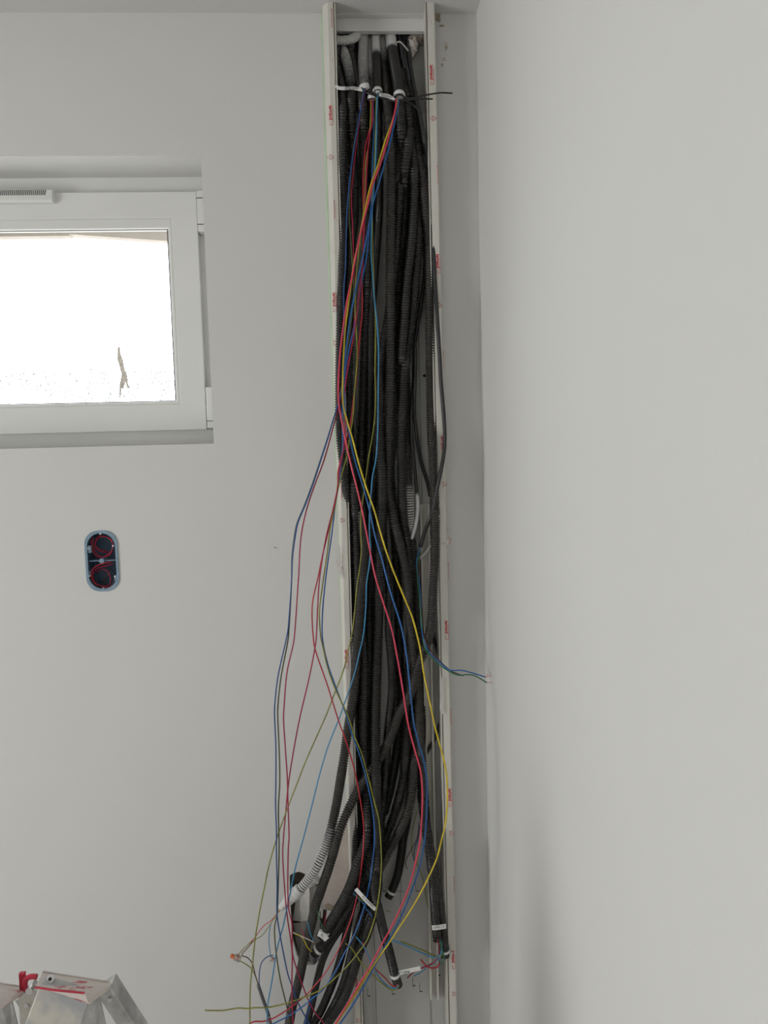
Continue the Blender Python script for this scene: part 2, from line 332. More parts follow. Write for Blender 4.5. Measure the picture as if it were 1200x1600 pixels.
for (xa, ya, xb, yb, cut) in ((307.5, 299, 319, 363, (311, 352)), (322, 605, 334, 669, (658,))):
    a, b_ = P(xa, ya, -.112), P(xb, yb, -.112)
    X0 = a[0]; X1 = a[0]+.030
    h = link('window_hinge', boxv(X0, X1, .104, .137, b_[2], a[2]), BF, M['pvc'], win); bevel(h, .002, 2)
    for cy in cut:
        z = P(xa, cy, -.112)[2]; link('hinge_joint', boxv(X0-.0004, X1, .1030, .12, z-.0008, z+.0008), BF, M['dark'], h)
# dried mud streak and speckled patches on the pane
def blob(pts, d, m, name, parent, th=.0008):
    v, f = prism([P(x_, y_, d) for x_, y_ in pts], th); return fixn(link(name, v, f, m, parent))
blob([(184, 543), (187, 541), (188, 552), (192, 563), (194, 574), (198, 585), (200, 600), (204, 606), (199, 607), (196, 597), (193, 606), (190, 607), (188, 622), (186, 622), (187, 600), (190, 585), (186, 570), (183, 560)], -.1375, M['mud'], 'mud_streak', sa)
rg = random.Random(4)
for cx, cy, w_, n in ((104, 606, 15, 22), (258, 604, 12, 18)):
    prt = []
    for _ in range(n):
        a, b_ = cx+rg.uniform(-.5, .5)*w_, cy+rg.uniform(-.5, .5)*w_; s = rg.uniform(.5, 1.1)
        prt.append(prism([P(a-s, b_, -.1375), P(a, b_-s, -.1375), P(a+s, b_, -.1375), P(a, b_+s*.8, -.1375)], .0005))
    link('dirt_specks', *merge(prt), M['mud'], sa)
# outside: underside of the head seen through the top of the pane
o1 = P(60, 369, -.30); o2 = P(108, 369, -.30); o3 = P(262, 379, -.30)
struct('trim_2', *prism([(LX-.2, .30, o1[2]), (o2[0], .30, o1[2]), (o2[0]+.001, .30, o1[2]+.004), (o3[0]+.05, .30, o3[2]), (o3[0]+.05, .30, o3[2]+.12), (LX-.2, .30, o3[2]+.14)], .03), M['ext'])

# ------------------------------------------------------------------ cable trunking
DB = -0.025; DFR = 0.045
gtl = empty('cable_trunking', (P(620, 1600, 0)[0], 0, 0.05))
tag(gtl, 'tall open off-white cable trunking with red print, standing floor to ceiling beside the corner', 'cable trunking')
def ext(pa, pb, d, z):
    """point at height z on the line through pixels pa, pb in plane d"""
    a, b_ = P(*pa, d), P(*pb, d); t = (z-a[2])/(b_[2]-a[2]); return a+(b_-a)*t
def rail(name, cols, parent):
    """cols: (pixel top, pixel bottom, d) around the profile, swept from ceiling to foot"""
    zs = (ZC-.0005, .002); V = [tuple(ext(a, b_, d, z)) for z in zs for a, b_, d in cols]; n = len(cols)
    Fc = [(i, (i+1) % n, n+(i+1) % n, n+i) for i in range(n)]+[tuple(range(n)), tuple(range(2*n-1, n-1, -1))]
    return fixn(link(name, V, Fc, M['rail'], parent))
# left rail: wall side, bevel, face, snap groove, inner wall
Lr = rail('side_rail', [((503.5, 20), (553, 1600), .004), ((504, 20), (553.4, 1600), .030), ((512.4, 20), (555.5, 1600), DFR),
      ((520.5, 20), (563.5, 1600), DFR), ((521, 20), (564, 1600), DFR-.006), ((522.2, 20), (565.2, 1600), DFR-.006), ((522.6, 20), (565.6, 1600), DFR), ((524, 20), (567, 1600), DFR), ((525.5, 20), (568, 1600), DB+.002)], gtl)
Rr = rail('side_rail', [((679, 0), (714.5, 1600), .001), ((679.2, 0), (714.8, 1600), DFR-.004), ((677.5, 0), (713, 1600), DFR),
      ((667, 0), (703.3, 1600), DFR), ((666.5, 0), (702.8, 1600), DFR-.007), ((665.2, 0), (701.5, 1600), DFR-.007), ((664.8, 0), (701.1, 1600), DFR), ((663.6, 0), (699.4, 1600), DFR), ((661, 0), (695.6, 1600), DB+.002)], gtl)
# back panel: sheet with grooves, starts under the opening in the wall
def colx(px_b, d=DB): return P(px_b, 1500, d)[0]
zt = P(650, 176, DB)[2]; xs0, xs1 = P(525, 20, DB)[0]-.004, P(696, 1600, DB)[0]+.008
gro = [colx(561), colx(580), colx(581.5), colx(585), colx(586.5), colx(670), colx(671.5), colx(674), colx(675.5)]
prof = [(xs0, 0), (gro[1], 0), (gro[2], .004), (gro[3], .004), (gro[4], 0), (gro[5], 0), (gro[6], .004), (gro[7], .004), (gro[8], 0), (xs1, 0)]
V = [(x_, -DB+g_, z) for z in (zt, .002) for x_, g_ in prof]+[(x_, -DB+.010, z) for z in (zt, .002) for x_ in (xs0, xs1)]
n = len(prof); Fc = [(i, i+1, n+i+1, n+i) for i in range(n-1)]+[(2*n, 2*n+1, 2*n+3, 2*n+2), tuple(range(n))+(2*n+1, 2*n)]
bp_ = fixn(link('back_panel', V, Fc, M['back'], gtl))
# punched slots and screw holes
def L_slot(px, py, w_=5, h_=15):
    a = P(px, py, DB+.0003); s = (D-DB)/F; v = []
    v.append((boxv(a[0]-w_*s/2, a[0]-w_*s/2+.0009, a[1]-.0003, a[1]+.0002, a[2], a[2]+h_*s), BF))
    v.append((boxv(a[0]-w_*s/2, a[0]+w_*s/2, a[1]-.0003, a[1]+.0002, a[2]-.0012, a[2]+.0006), BF)); return v
for q in ((576.5, 1556), (615, 1553), (658, 1549), (647, 1540), (600, 1392), (652, 1392), (606, 1245), (678, 1232), (674, 1073), (629, 1330)):
    link('punched_slot', *merge(L_slot(*q)), M['inner'], bp_)
def disc(c, r, y0, y1, n=16):
    V = [(c[0]+r*math.cos(2*math.pi*k/n), y, c[2]+r*math.sin(2*math.pi*k/n)) for y in (y0, y1) for k in range(n)]
    return V, [tuple(range(n)), tuple(range(2*n-1, n-1, -1))]+[(k, n+k, n+(k+1) % n, (k+1) % n) for k in range(n)]
for q in ((663, 587), (674, 1049), (686.5, 1524), (614, 1211), (684.5, 1512)):
    c = P(*q, DB+.0005); link('screw_hole', *disc(c, .0034 if q[1] < 1100 else .002, c[1]-.0002, c[1]+.0003), M['inner'], bp_)
# marked-out survey lines drawn on the back
for pl in (((626, 1440), (625.5, 1400), (627, 1390), (625, 1345)), ((620, 1392), (632, 1394))):
    link('pencil_line', *tube(resample(world_pts([(x_, y_, DB+.0004) for x_, y_ in pl]), .01)[0], .0005, 4), M['ink'], bp_)
# narrow divider gutter clipped on the back
za = P(663, 788, DB+.02)[2]; zb = P(679, 1562, DB+.02)[2]
gx = [P(657.5, 788, DB+.012)[0], P(661.5, 788, DB+.018)[0], P(666, 788, DB+.018)[0], P(671, 788, DB+.012)[0]]
gx = [x_+(colx(678, DB+.018)-(P(663.5, 788, DB+.018)[0]))*0 for x_ in gx]
gp = [(gx[0]-.001, .001), (gx[0]-.001, .022), (gx[0]+.004, .022), (gx[0]+.004, .006), (gx[3]-.004, .006), (gx[3]-.004, .022), (gx[3]+.001, .022), (gx[3]+.001, .001)]
xo = (ext((663.5, 788), (679, 1562), DB+.02, za)[0], ext((663.5, 788), (679, 1562), DB+.02, zb)[0]); cx = (gx[0]+gx[3])/2
V = [(x_-cx+xo[i], -DB-h_, z) for i, z in enumerate((za, zb)) for x_, h_ in gp]; n = 8
fixn(link('divider_gutter', V, [(i, (i+1) % n, n+(i+1) % n, n+i) for i in range(n)]+[tuple(range(n)), tuple(range(2*n-1, n-1, -1))], M['rail'], gtl))

# cavity above the back panel (opening in the wall) and the lintel board over it
za_ = P(600, 48.5, -.02)[2]
struct('wall_cavity', *merge([(boxv(GX0-.03, GX1+.03, .150, .16, zt-.25, ZC+.25), BF), (boxv(GX0-.03, GX0-.02, .013, .16, zt-.25, ZC+.25), BF), (boxv(GX1+.02, GX1+.03, .013, .16, zt-.25, ZC+.25), BF), (boxv(GX0-.03, GX1+.03, .036, .16, zt-.26, zt-.25), BF), (boxv(GX0-.03, GX1+.03, .0, .16, ZC+.25, ZC+.26), BF)]), M['cavity'])
struct('trim_3', boxv(GX0-.002, GX1+.002, .020, .034, za_, ZC+.06), BF, M['lintel'])
# paper faced board standing behind on the right of the opening
pv = [P(636, 60, -.055), P(672, 60, -.055), P(678, 178, -.040), P(648, 178, -.040)]
struct('trim_4', *prism(pv, .008), M['cavity'])

# printed marks on the rails
def text_obj(s, h, m, name, parent, origin, xdir, ydir, extr=.0002, bold=False, center=True):
    cu = bpy.data.curves.new('t', 'FONT'); cu.body = s; cu.size = 1; cu.extrude = 0; cu.resolution_u = 2
    if bold: cu.offset = 0.035
    if center: cu.align_x = 'CENTER'; cu.align_y = 'CENTER'
    to = bpy.data.objects.new('t', cu); COL.objects.link(to); bpy.context.view_layer.update()
    me = bpy.data.meshes.new_from_object(to.evaluated_get(bpy.context.evaluated_depsgraph_get()))
    bpy.data.objects.remove(to); vs = np.array([v.co[:] for v in me.vertices]); fs = [tuple(p.vertices) for p in me.polygons]
    bpy.data.meshes.remove(me)
    X, Y = np.array(xdir, float), np.array(ydir, float); X /= np.linalg.norm(X); Y /= np.linalg.norm(Y)
    W = np.array(origin)+h*(vs[:, :1]*X+vs[:, 1:2]*Y)
    return link(name, W, fs, m, parent)
def rail_mark(kind, px, py, parent):
    d = DFR+.0006; o = P(px, py, d); dn = P(px+.6, py+25, d)-P(px, py, d); rtv = P(px+10, py, d)-o; s = (D-d)/F
    if kind == 'logo':
        text_obj('legrand', .0104, M['redink'], 'printed_logo', parent, P(px, py-5, d), dn, rtv, bold=True)
        kind = 'bracket2'; c = P(px, py+11, d)
    X = rtv/np.linalg.norm(rtv); Z = dn/np.linalg.norm(dn)
    def ln(pts, r=.00042, mm='redink', nm='printed_symbol', base=o):
        c_ = np.array([base+X*a*s+Z*b_*s for a, b_ in pts]); link(nm, *tube(resample(c_, .0015)[0], r, 4), M[mm], parent)
    if kind == 'bracket2': ln([(-2, -3), (0, 0), (-2, 3), (3.5, 3), (3.5, -22)], .0004, base=P(px, py+11, d))
    if kind == 'tri': ln([(-3, -4), (3.5, 0), (-3, 4), (-3, -4)]) 
    if kind == 'rec': ln([(-3, -4), (3.5, 0), (-3, 4), (-3, -4)]); ln([(-6, -2), (-6, 2)], .0004)
    if kind == 'bar': ln([(2, -13), (2, 13)], .0004); ln([(2, -13), (.3, -11)], .0004); ln([(2, 13), (.5, 13)], .0004)
    if kind == 'dot': ln([(-2, -1), (-2, .5)], .0004, 'palered'); ln([(2.5, -1), (2.5, 3)], .0004, 'palered')
    if kind == 'smear':
        q = random.Random(px)
        for _ in range(7):
            a, b_ = q.uniform(-3, 3), q.uniform(-11, 11); ln([(a, b_), (a+q.uniform(-2, 2), b_+q.uniform(1, 6)), (a+q.uniform(-2, 2), b_+q.uniform(3, 9))], q.uniform(.0004, .0009), 'palered', 'smeared_print')
for k, x_, y_ in (('bar', 516.3, 28), ('dot', 517, 94), ('logo', 516.4, 181), ('rec', 518.5, 245.5), ('bar', 520.6, 327), ('dot', 521.5, 393), ('logo', 522.2, 473), ('tri', 524.6, 536), ('bar', 531.4, 765), ('tri', 535.4, 813), ('smear', 531, 882), ('logo', 541, 1030), ('logo', 557.6, 1543), ('tri', 560.4, 1595)):
    rail_mark(k, x_, y_, Lr)
for k, x_, y_ in (('dot', 671, 33), ('logo', 674, 118), ('rec', 678.8, 185), ('bar', 682, 272), ('dot', 684, 335), ('logo', 684, 413), ('tri', 688, 477), ('bar', 691, 562), ('logo', 691.5, 697), ('tri', 695, 757), ('smear', 701.5, 833), ('bar', 699, 892), ('dot', 700.5, 912), ('logo', 697.5, 985), ('bar', 702.5, 1120), ('dot', 704.5, 1177), ('logo', 703, 1247), ('tri', 706, 1302), ('bar', 707.5, 1382), ('dot', 709.5, 1431), ('logo', 708, 1500), ('tri', 710.3, 1553)):
    rail_mark(k, x_, y_, Rr)
#--CONDUITS--
# ------------------------------------------------------------------ conduits and cables of the bundle
# name, [(px,py[,d])...], radius, kind, options
CR = .0112
C = {}
def cdef(key, pts, r=CR, kind='rib', d=None, m='blk', paint=None, top=True, name='corrugated_conduit', label='', bands=None, pitch=.0058): C[key] = dict(pts=pts, r=r, kind=kind, dk=d or [(0, .0)], m=m, paint=paint, name=name, label=label, bands=bands or [], pitch=pitch)
cdef('C01', [(531,28),(528,60),(526,92),(527,107),(534,135),(536,160),(536,220),(536.5,320),(535.5,400),(532,500),(530,600),(531,680),(538,740),(545,800),(547,860),(549,940),(551,1000),(553,1060),(556,1130),(558,1200),(557,1280),(556,1330),(552,1390),(546,1430),(538,1475),(528,1512),(517,1543),(500,1582),(486,1606),(470,1640),(455,1690)], r=.0100,
     d=[(60,-.05),(130,-.01),(200,.01),(600,.035),(740,.02),(1300,.0),(1450,.03),(1700,.03)], label='leftmost black conduit at the top of the trunking, leaving left at the bottom')
cdef('C02', [(540,28),(536,62),(536,75),(540,90),(545,110),(549,135),(549,157),(550,220),(554,320),(547,400),(546,500),(545,600),(548,700),(555,780),(558,860),(561,940),(569,1040),(568,1130),(572,1200),(575,1280),(580,1330),(583,1355),(586,1400),(593,1428),(600,1458),(607,1482),(613,1507),(619,1530),(622,1539)],
     d=[(50,-.08),(90,-.03),(160,.0),(600,.012),(1000,.03),(1300,.035),(1400,.05),(1540,.03)], paint=(70,135,1), label='black conduit ending low in the trunking with a white tag reading RADIA', bands=[(26, 5.5)])
cdef('C03', [(546,28),(547,60),(550,87),(558,120),(565,157),(568,190),(568,250),(571,320),(575,400),(573,500),(569,600),(565,700),(564,760),(566,820),(570,860),(564,940),(559,1000),(556,1040),(552,1090),(545,1130),(535,1200),(521,1280),(508,1325),(492,1360),(477,1380),(466,1394)],
     d=[(60,-.05),(160,.0),(300,.0),(700,-.01),(830,.03),(1100,.052),(1200,.062),(1394,.05)], paint=(1330,1285,-1), label='conduit curving out over the left rail to a white painted, taped end', m='gry')
cdef('C09', [(600,28),(603,70),(612,95),(622,118),(632,140),(638,160),(643,182),(650,223),(657,262),(661,287),(665,320),(668,362),(671,400),(671.5,500),(672.5,600),(675,680),(677,730),(679,777),(680,860),(677.5,910),(674,973),(667,1007),(653,1040),(642,1082),(623,1117),(611,1150),(596,1180),(572,1215),(550,1253),(530,1300),(518,1342),(507,1375),(495,1408),(487,1442),(477,1483),(467,1532),(457,1570),(452,1600),(446,1640),(440,1700)], r=.0112,
     d=[(50,-.09),(150,-.01),(300,.015),(700,.025),(1000,.045),(1130,.055),(1185,.035),(1230,.045),(1290,.065),(1500,.06),(1700,.05)], paint=(85,110,1), label='long grey-black conduit crossing from the right rail diagonally down to the lower left', m='gry')
cdef('C07', [(597,28),(597.5,60),(598,90),(603,140),(607,173),(608,207),(611,237),(611,320),(610.5,400),(610,500),(610,600),(609,640),(607,700),(606,740),(605,760),(613,802),(623,843),(633,885),(638,927),(637,950),(643,990),(647,1023),(653,1090),(655,1137),(660,1200),(664,1260),(671,1320),(680,1367),(687,1410),(690,1440),(694,1475),(695.5,1494)], r=.0112,
     d=[(40,-.09),(120,-.02),(200,.005),(320,.03),(500,.042),(700,.03),(850,.03),(1000,.01),(1300,.015),(1495,.02)], paint=(75,100,.7), label='conduit ending against the right rail with a folded white tag', m='gry', bands=[(9, 4)])
cdef('C10', [(612,100),(620,130),(626,180),(627,237),(626,278),(623,330),(618,400),(612,467),(603,520),(597,560),(594,600),(593,700),(596.5,735),(597,780),(594,860),(592,940),(589,1040),(587,1130),(587.5,1200),(590,1280),(591,1340),(588,1400),(582,1430),(573,1460),(560,1490),(548,1532),(534,1565),(513,1597),(500,1620),(470,1680)], r=.0118,
     d=[(100,-.03),(180,.0),(300,.01),(450,.0),(600,.03),(720,.045),(1000,.035),(1200,.05),(1400,.042),(1500,.055),(1700,.05)], label='thick black conduit at the bottom centre, right of all those leaving over the left rail', pitch=.0058)
cdef('C11', [(634,150),(640,200),(633,262),(632.5,320),(630,362),(625,400),(622,450),(616,520),(608,600),(598,680),(588,740),(582,780),(580,860),(577.5,940),(577,1040),(574,1120),(575,1200),(578,1260),(573,1312),(559,1350),(546,1387),(529,1420),(512,1448),(501,1464)], r=.0122,
     d=[(150,-.01),(262,.012),(500,-.008),(900,.0),(1250,.01),(1300,.04),(1380,.06),(1464,.06)], label='thick black conduit bending left at the bottom, its open end in a white band', bands=[(12, 5)], pitch=.0062)
cdef('C12', [(628,110),(634,150),(642,210),(646,250),(648,295),(647.5,320),(645,360),(641,400),(636,440),(632,500),(628,560),(626,600),(623,640),(618,675),(612,715),(605,760),(599,800),(600,850),(606,900),(607,940),(608,990),(612,1040),(612,1090),(608,1130),(603,1187),(600,1237),(597,1270),(594,1310),(588,1360),(578,1400),(566,1430),(556,1465),(547,1500),(541,1525),(528,1560),(508,1597),(490,1630),(465,1680)], r=.0105,
     d=[(110,-.03),(200,.0),(320,.02),(500,.035),(650,.02),(760,.01),(900,.02),(1100,.015),(1250,.01),(1450,.03),(1700,.035)], label='black conduit reappearing tucked behind the thick bottom conduit')
cdef('C13', [(640,130),(650,210),(656,300),(654,350),(652,400),(648,450),(643,500),(636,550),(630,600),(627.5,663),(627,700),(627,740),(628,780),(630,815),(636,850),(640,890),(640,940),(641,990),(640,1040),(637,1090),(635,1137),(633,1170),(632,1200),(628,1228),(617,1270),(605,1303),(594,1330),(583,1352),(576,1368),(564,1387),(552,1408),(537,1430),(522,1455),(508,1473),(498,1482),(490,1490)], r=.0112,
     d=[(130,-.03),(300,.0),(450,.02),(600,.03),(740,.03),(900,.0),(1100,.0),(1200,.02),(1300,.01),(1380,.03),(1430,.04),(1490,.04)], label='black conduit ending lowest of the banded pair in front of the torn hole', bands=[(10, 4)])
cdef('C14', [(650,290),(647,350),(642,420),(636,490),(633,560),(636,620),(636,680),(637,730),(639,775),(641,820),(644,860),(649,900),(652,940),(653,990),(652,1040),(654,1090),(651,1140),(646,1200),(644,1237),(637,1270),(623,1300),(612,1322),(599,1346),(590,1362)],
     d=[(290,-.012),(560,-.012),(800,.0),(900,-.01),(1150,.0),(1230,.035),(1300,.035),(1362,.02)], paint='mid', label='dark conduit with a white painted patch halfway down, right of the bundle', m='gry')
cdef('C15', [(650,1060),(652,1110),(648,1160),(643,1205),(641,1240),(636,1280),(630,1310),(627,1335),(621,1368),(612,1392),(607,1402)], r=.0106, d=[(1060,-.012),(1240,-.005),(1400,.0)], label='short smooth black conduit end with a white collar, left of the pencil lines', bands=[(10, 4)], pitch=.0032)
cdef('C16', [(648,900),(655,1000),(658,1090),(659,1140),(658,1200),(659,1245),(664,1287),(669,1320),(675,1360),(678,1400),(680,1430),(682,1455),(683,1470)], r=.0106,
     d=[(900,-.013),(1090,-.012),(1200,.0),(1300,.03),(1470,.035)], label='black conduit at lower right ending above the others with a wide white tag LAC Y', bands=[])
cdef('C18', [(588,100),(589,160),(592,200),(593,260),(593,320),(588,400),(581,500),(579,600),(577,700),(574,780),(572,860),(574,940),(572,1040),(571,1100),(568,1160),(565,1220),(563,1290),(561,1330),(557,1380),(548,1425),(531,1452),(516,1475),(504,1500),(493,1543),(486,1575),(478,1606),(470,1650),(465,1690)], r=.0088,
     d=[(100,-.03),(200,.0),(400,.01),(600,.0),(900,-.01),(1300,.0),(1430,.02),(1500,.03),(1700,.04)], kind='rib2', label='thin black pipe turning smooth where it drops below the torn hole')
cdef('C17', [(577,140),(578,200),(580,260),(582,320),(581,400),(574,480),(570,560),(568,620),(565,700),(567,780),(580,860),(586,940),(587,1020),(584,1100),(580,1180),(577,1250),(572,1310),(569,1370),(566,1420),(562,1460),(556,1500),(549,1530),(538,1560)], d=[(140,-.02),(300,-.01),(560,.0),(1000,-.014),(1500,.0)], label='black conduit at the back of the bundle, second layer left of centre')
cdef('C19', [(620,160),(619,220),(618,290),(621,360),(626,430),(624,500),(618,560),(612,620),(609,700),(613,780),(618,860),(622,940),(624,1020),(626,1100),(622,1160),(616,1200),(608,1240),(600,1270)], d=[(160,-.02),(600,-.012),(1270,-.012)], label='black conduit hidden mostly behind the middle of the bundle')
# short ends at the top, in front
cdef('C04', [(573,28),(568,60),(567,80),(567,100),(568,118),(570,134)], r=.0112, kind='smooth', d=[(44,-.08),(80,-.03),(134,.03)], m='gry', paint=(95,140,.55), label='grey dusty pipe end with the long tag, leftmost of the tied group')
cdef('C05', [(578,28),(577,60),(578,98),(580,125),(581,150),(581,158)], r=.0095, kind='smooth', d=[(44,-.09),(98,-.03),(158,.015)], m='gry', paint=(90,128,.5), label='grey dusty pipe end with red wires, lowest of the tied group at the top', bands=[(4, 5)])
cdef('C06', [(587,28),(587,60),(588,82),(589,100),(590,125),(590,145)], r=.0098, kind='smooth', d=[(40,-.08),(90,-.02),(145,.03)], paint=(82,84,1), label='white-topped black pipe end beside the knot of the black ties', bands=[(3, 5)])
cdef('C08', [(609,28),(610,50),(612,72),(615,90),(620,118),(623,140),(624,155)], r=.0125, kind='fine', d=[(36,-.085),(80,-.02),(155,.045)], paint=(74,78,1), label='wide white-topped black conduit end on the right of the tied group at the top', bands=[(6, 6)], pitch=.0030)
# round cables
cdef('K1', [(633,30),(637,60),(641,100),(646,130),(652,160),(658,190),(664,223),(669,260),(673,300),(676,353),(678.5,417),(681.5,467),(684.5,517),(687.5,567),(689,597),(692.5,638),(695,680),(694,705),(690,730),(683,763),(675,802),(665,827),(657,855)], r=.0046, kind='cable', d=[(60,-.04),(160,.0),(300,.01),(600,.052),(700,.06),(770,.045),(855,.01)], name='round_cable', label='black cable bowing out over the right rail print halfway down')
cdef('K2', [(652,200),(655,262),(661,330),(664,400),(660,460),(652,510),(647,550),(646,597),(643,630),(642.5,663),(646,713),(649.5,747),(651.5,770),(653,793),(650,818),(643,842)], r=.0042, kind='cable', d=[(200,-.01),(600,-.005),(760,.01),(842,.0)], paint=(772,774,-1), name='round_cable', label='thin black cable with a white lower end hanging right of the bundle')
cdef('K3', [(640,380),(645,470),(649,560),(648,597),(647.5,647),(652,688),(658,722),(668,755),(672,776)], r=.0042, kind='cable', d=[(480,-.01),(600,.0),(776,-.01)], name='round_cable', label='thin black cable slanting behind the right-hand conduit')
cdef('K4', [(673,975),(675,990),(680,1005),(686.5,1030),(688,1048),(689,1073),(690,1098),(690,1120),(685,1137),(682,1148),(673,1165),(664,1181)], r=.0042, kind='cable', d=[(975,-.015),(1181,-.01)], name='round_cable', label='short black cable looping against the right rail below the copper wire ends')

SX = F/(D-.02)                       # pixels per metre, near enough for spacing
YG = np.arange(24, 1712, 6.0)
def lb(x, y, r):                     # nearest the back a pipe centre may lie
    b = np.interp(y, [50, 75, 110, 165, 180], [-.145, -.12, -.07, -.03, DB])+r+.0006
    lx = np.interp(y, [0, 1600], [527, 570]); rx = np.interp(y, [0, 1600], [660, 693])
    lx = lx-5; over = (x-r*SX < lx) & (y > 150)
    over2 = (x+r*SX*.8 > rx+6) & (y > 900)*False
    return np.where(over, np.maximum(b, np.interp(lx-(x-r*SX), [0, 9], [0, 1])*(DFR+r+.001)+(1-np.interp(lx-(x-r*SX), [0, 9], [0, 1]))*b), b)
def ub(y): return np.interp(y, [52, 62, 90, 125, 150, 151], [-.047, -.044, -.012, .04, .06, .5])
keys = list(C)
for k in keys:
    c = C[k]; sp = catmull([(q[0], q[1]) for q in c['pts']], 12); o = np.argsort(sp[:, 1]); sp = sp[o]
    c['ok'] = (YG >= sp[0, 1]-3) & (YG <= sp[-1, 1]+3); c['x'] = np.interp(YG, sp[:, 1], sp[:, 0])
    dk = np.array(c['dk']); c['d0'] = np.interp(YG, dk[:, 0], dk[:, 1]); c['sl'] = 1/np.sqrt(1+np.gradient(c['x'], YG)**2)
    c['d'] = np.maximum(c['d0'], lb(c['x'], YG, c['r'])); c['y0'], c['y1'] = sp[0, 1], sp[-1, 1]
for it in range(220):
    for a in range(len(keys)):
        for b_ in range(a+1, len(keys)):
            A, B2 = C[keys[a]], C[keys[b_]]; R_ = A['r']+B2['r']
            dx = np.abs(A['x']-B2['x'])/SX*np.minimum(A['sl'], B2['sl'])
            need = np.sqrt(np.clip(R_**2-dx**2, 0, None))
            sg = np.where(A['d0']+a*1e-5 > B2['d0']+b_*1e-5, 1.0, -1.0)
            lack = np.clip(need-sg*(A['d']-B2['d']), 0, None)*(A['ok'] & B2['ok'])
            A['d'] = A['d']+sg*lack*.3; B2['d'] = B2['d']-sg*lack*.3
    for k in keys:
        c = C[k]
        if it < 214:
            d = c['d']; d[1:-1] = .25*d[:-2]+.5*d[1:-1]+.25*d[2:]; c['d'] = d+(c['d0']-d)*.004
        c['d'] = np.minimum(np.maximum(c['d'], lb(c['x'], YG, c['r'])), ub(YG))
def paint_val(c, y):
    p = c['paint']
    if p is None: return 0*y
    if p == 'mid': return np.interp(y, [755, 772, 826, 840], [0, .9, .8, 0])
    a, b_, s = p
    return np.interp(y, [a, b_], [abs(s), 0]) if s > 0 else np.interp(y, [b_, a], [0, 1])
COND = {}
for k in keys:
    c = C[k]; sel = (YG > c['y0']) & (YG < c['y1'])
    ys = np.r_[c['y0'], YG[sel], c['y1']]; xs = np.interp(ys, YG, c['x'])
    e0, e1 = sorted([c['pts'][0], c['pts'][-1]], key=lambda q: q[1])[0], sorted([c['pts'][0], c['pts'][-1]], key=lambda q: q[1])[-1]
    xs[0], xs[-1] = e0[0], e1[0]
    ds = np.interp(ys, YG, c['d']); w3 = np.array([np.r_[P(x_, y_, d_), y_] for x_, y_, d_ in zip(xs, ys, ds)])
    w3[1:-1, :3] = .25*w3[:-2, :3]+.5*w3[1:-1, :3]+.25*w3[2:, :3]
    cc, u = resample(w3, .006)
    kind = c['kind']; r = c['r']
    if kind in ('rib', 'fine', 'rib2'):
        pt = c['pitch']; n = int(u[-1]/pt); off = np.array([0, .36, .50, .86]); amp = .25 if kind != 'fine' else .07
        if kind == 'rib2': pt = .0036; n = int(u[-1]/pt)
        uu = ((np.arange(n)[:, None]+off)*pt).ravel(); prof = np.tile([1, 1, 1-amp, 1-amp], n)
        if kind == 'rib2':
            yy = np.interp(uu, u, cc[:, 3]); prof = np.where(yy > 1440, .97, prof)
        seg = 14
    else:
        uu = np.arange(0, u[-1], .008); prof = np.ones(len(uu)); seg = 14 if kind == 'smooth' else 10
    uu = np.clip(np.r_[uu, u[-1]], 0, u[-1]); prof = np.r_[prof, prof[0]]
    keep = np.r_[True, np.diff(uu) > 1e-6]; uu, prof = uu[keep], prof[keep]
    ctr = np.stack([np.interp(uu, u, cc[:, j]) for j in range(4)], 1)
    V, Fc = tube(ctr[:, :3], r*prof, seg, caps=False)
    m = M['cable'] if kind == 'cable' else M[c['m']]
    if kind == 'cable' and c['paint']: m = M['blk']
    pv = np.repeat(paint_val(c, ctr[:, 3])*(np.where(prof < .99, .12, 1.0) if k in ('C03', 'C14') else (np.where(prof < .99, .5, 1.0) if kind == 'rib' else 1)), seg)
    # open bore at the lower end
    t, n_, b2 = frames(ctr[:, :3]); base = len(V); ring = lambda cen, rr, i: cen+rr*(np.cos(np.arange(seg)*2*math.pi/seg)[:, None]*n_[i]+np.sin(np.arange(seg)*2*math.pi/seg)[:, None]*b2[i])
    if kind == 'cable': Fc += [tuple(range(seg-1, -1, -1)), tuple(range(base-seg, base))]; extra = []
    else:
        ex = np.vstack([ring(ctr[-1, :3], r*.82, -1), ring(ctr[-1, :3]-t[-1]*.014, r*.80, -1)]); V = np.vstack([V, ex]); pv = np.r_[pv, np.zeros(2*seg)]
        for j in range(seg):
            q = (j+1) % seg; Fc += [(base-seg+j, base-seg+q, base+q, base+j), (base+j, base+q, base+seg+q, base+seg+j)]
        Fc += [tuple(range(base+seg, base+2*seg)), tuple(range(seg-1, -1, -1))]
    o = sm(c['name'], V, Fc, m); 
    at = o.data.attributes.new('paint', 'FLOAT', 'POINT'); at.data.foreach_set('value', pv.astype(np.float32))
    tag(o, c['label'], 'conduit' if kind != 'cable' else 'cable')
    COND[k] = dict(o=o, c=ctr[:, :3], u=uu, r=r)
    for (frm, wd) in c['bands']:
        s = wd/SX; u1 = uu[-1]-frm/SX; uq = np.linspace(u1-s/2, u1+s/2, 5)
        bc_ = np.stack([np.interp(uq, uu, ctr[:, j]) for j in range(3)], 1)
        v, f = tube(bc_, np.array([r+.0004, r+.0010, r+.0011, r+.0010, r+.0004]), 18, caps=True)
        bo = sm('label_band', v, f, M['tag'], o); bo['label'] = 'white label collar'
        COND[k]['band'] = bo; COND[k]['bandc'] = bc_[2]
tag(COND['C02']['o'], C['C02']['label'], 'conduit')

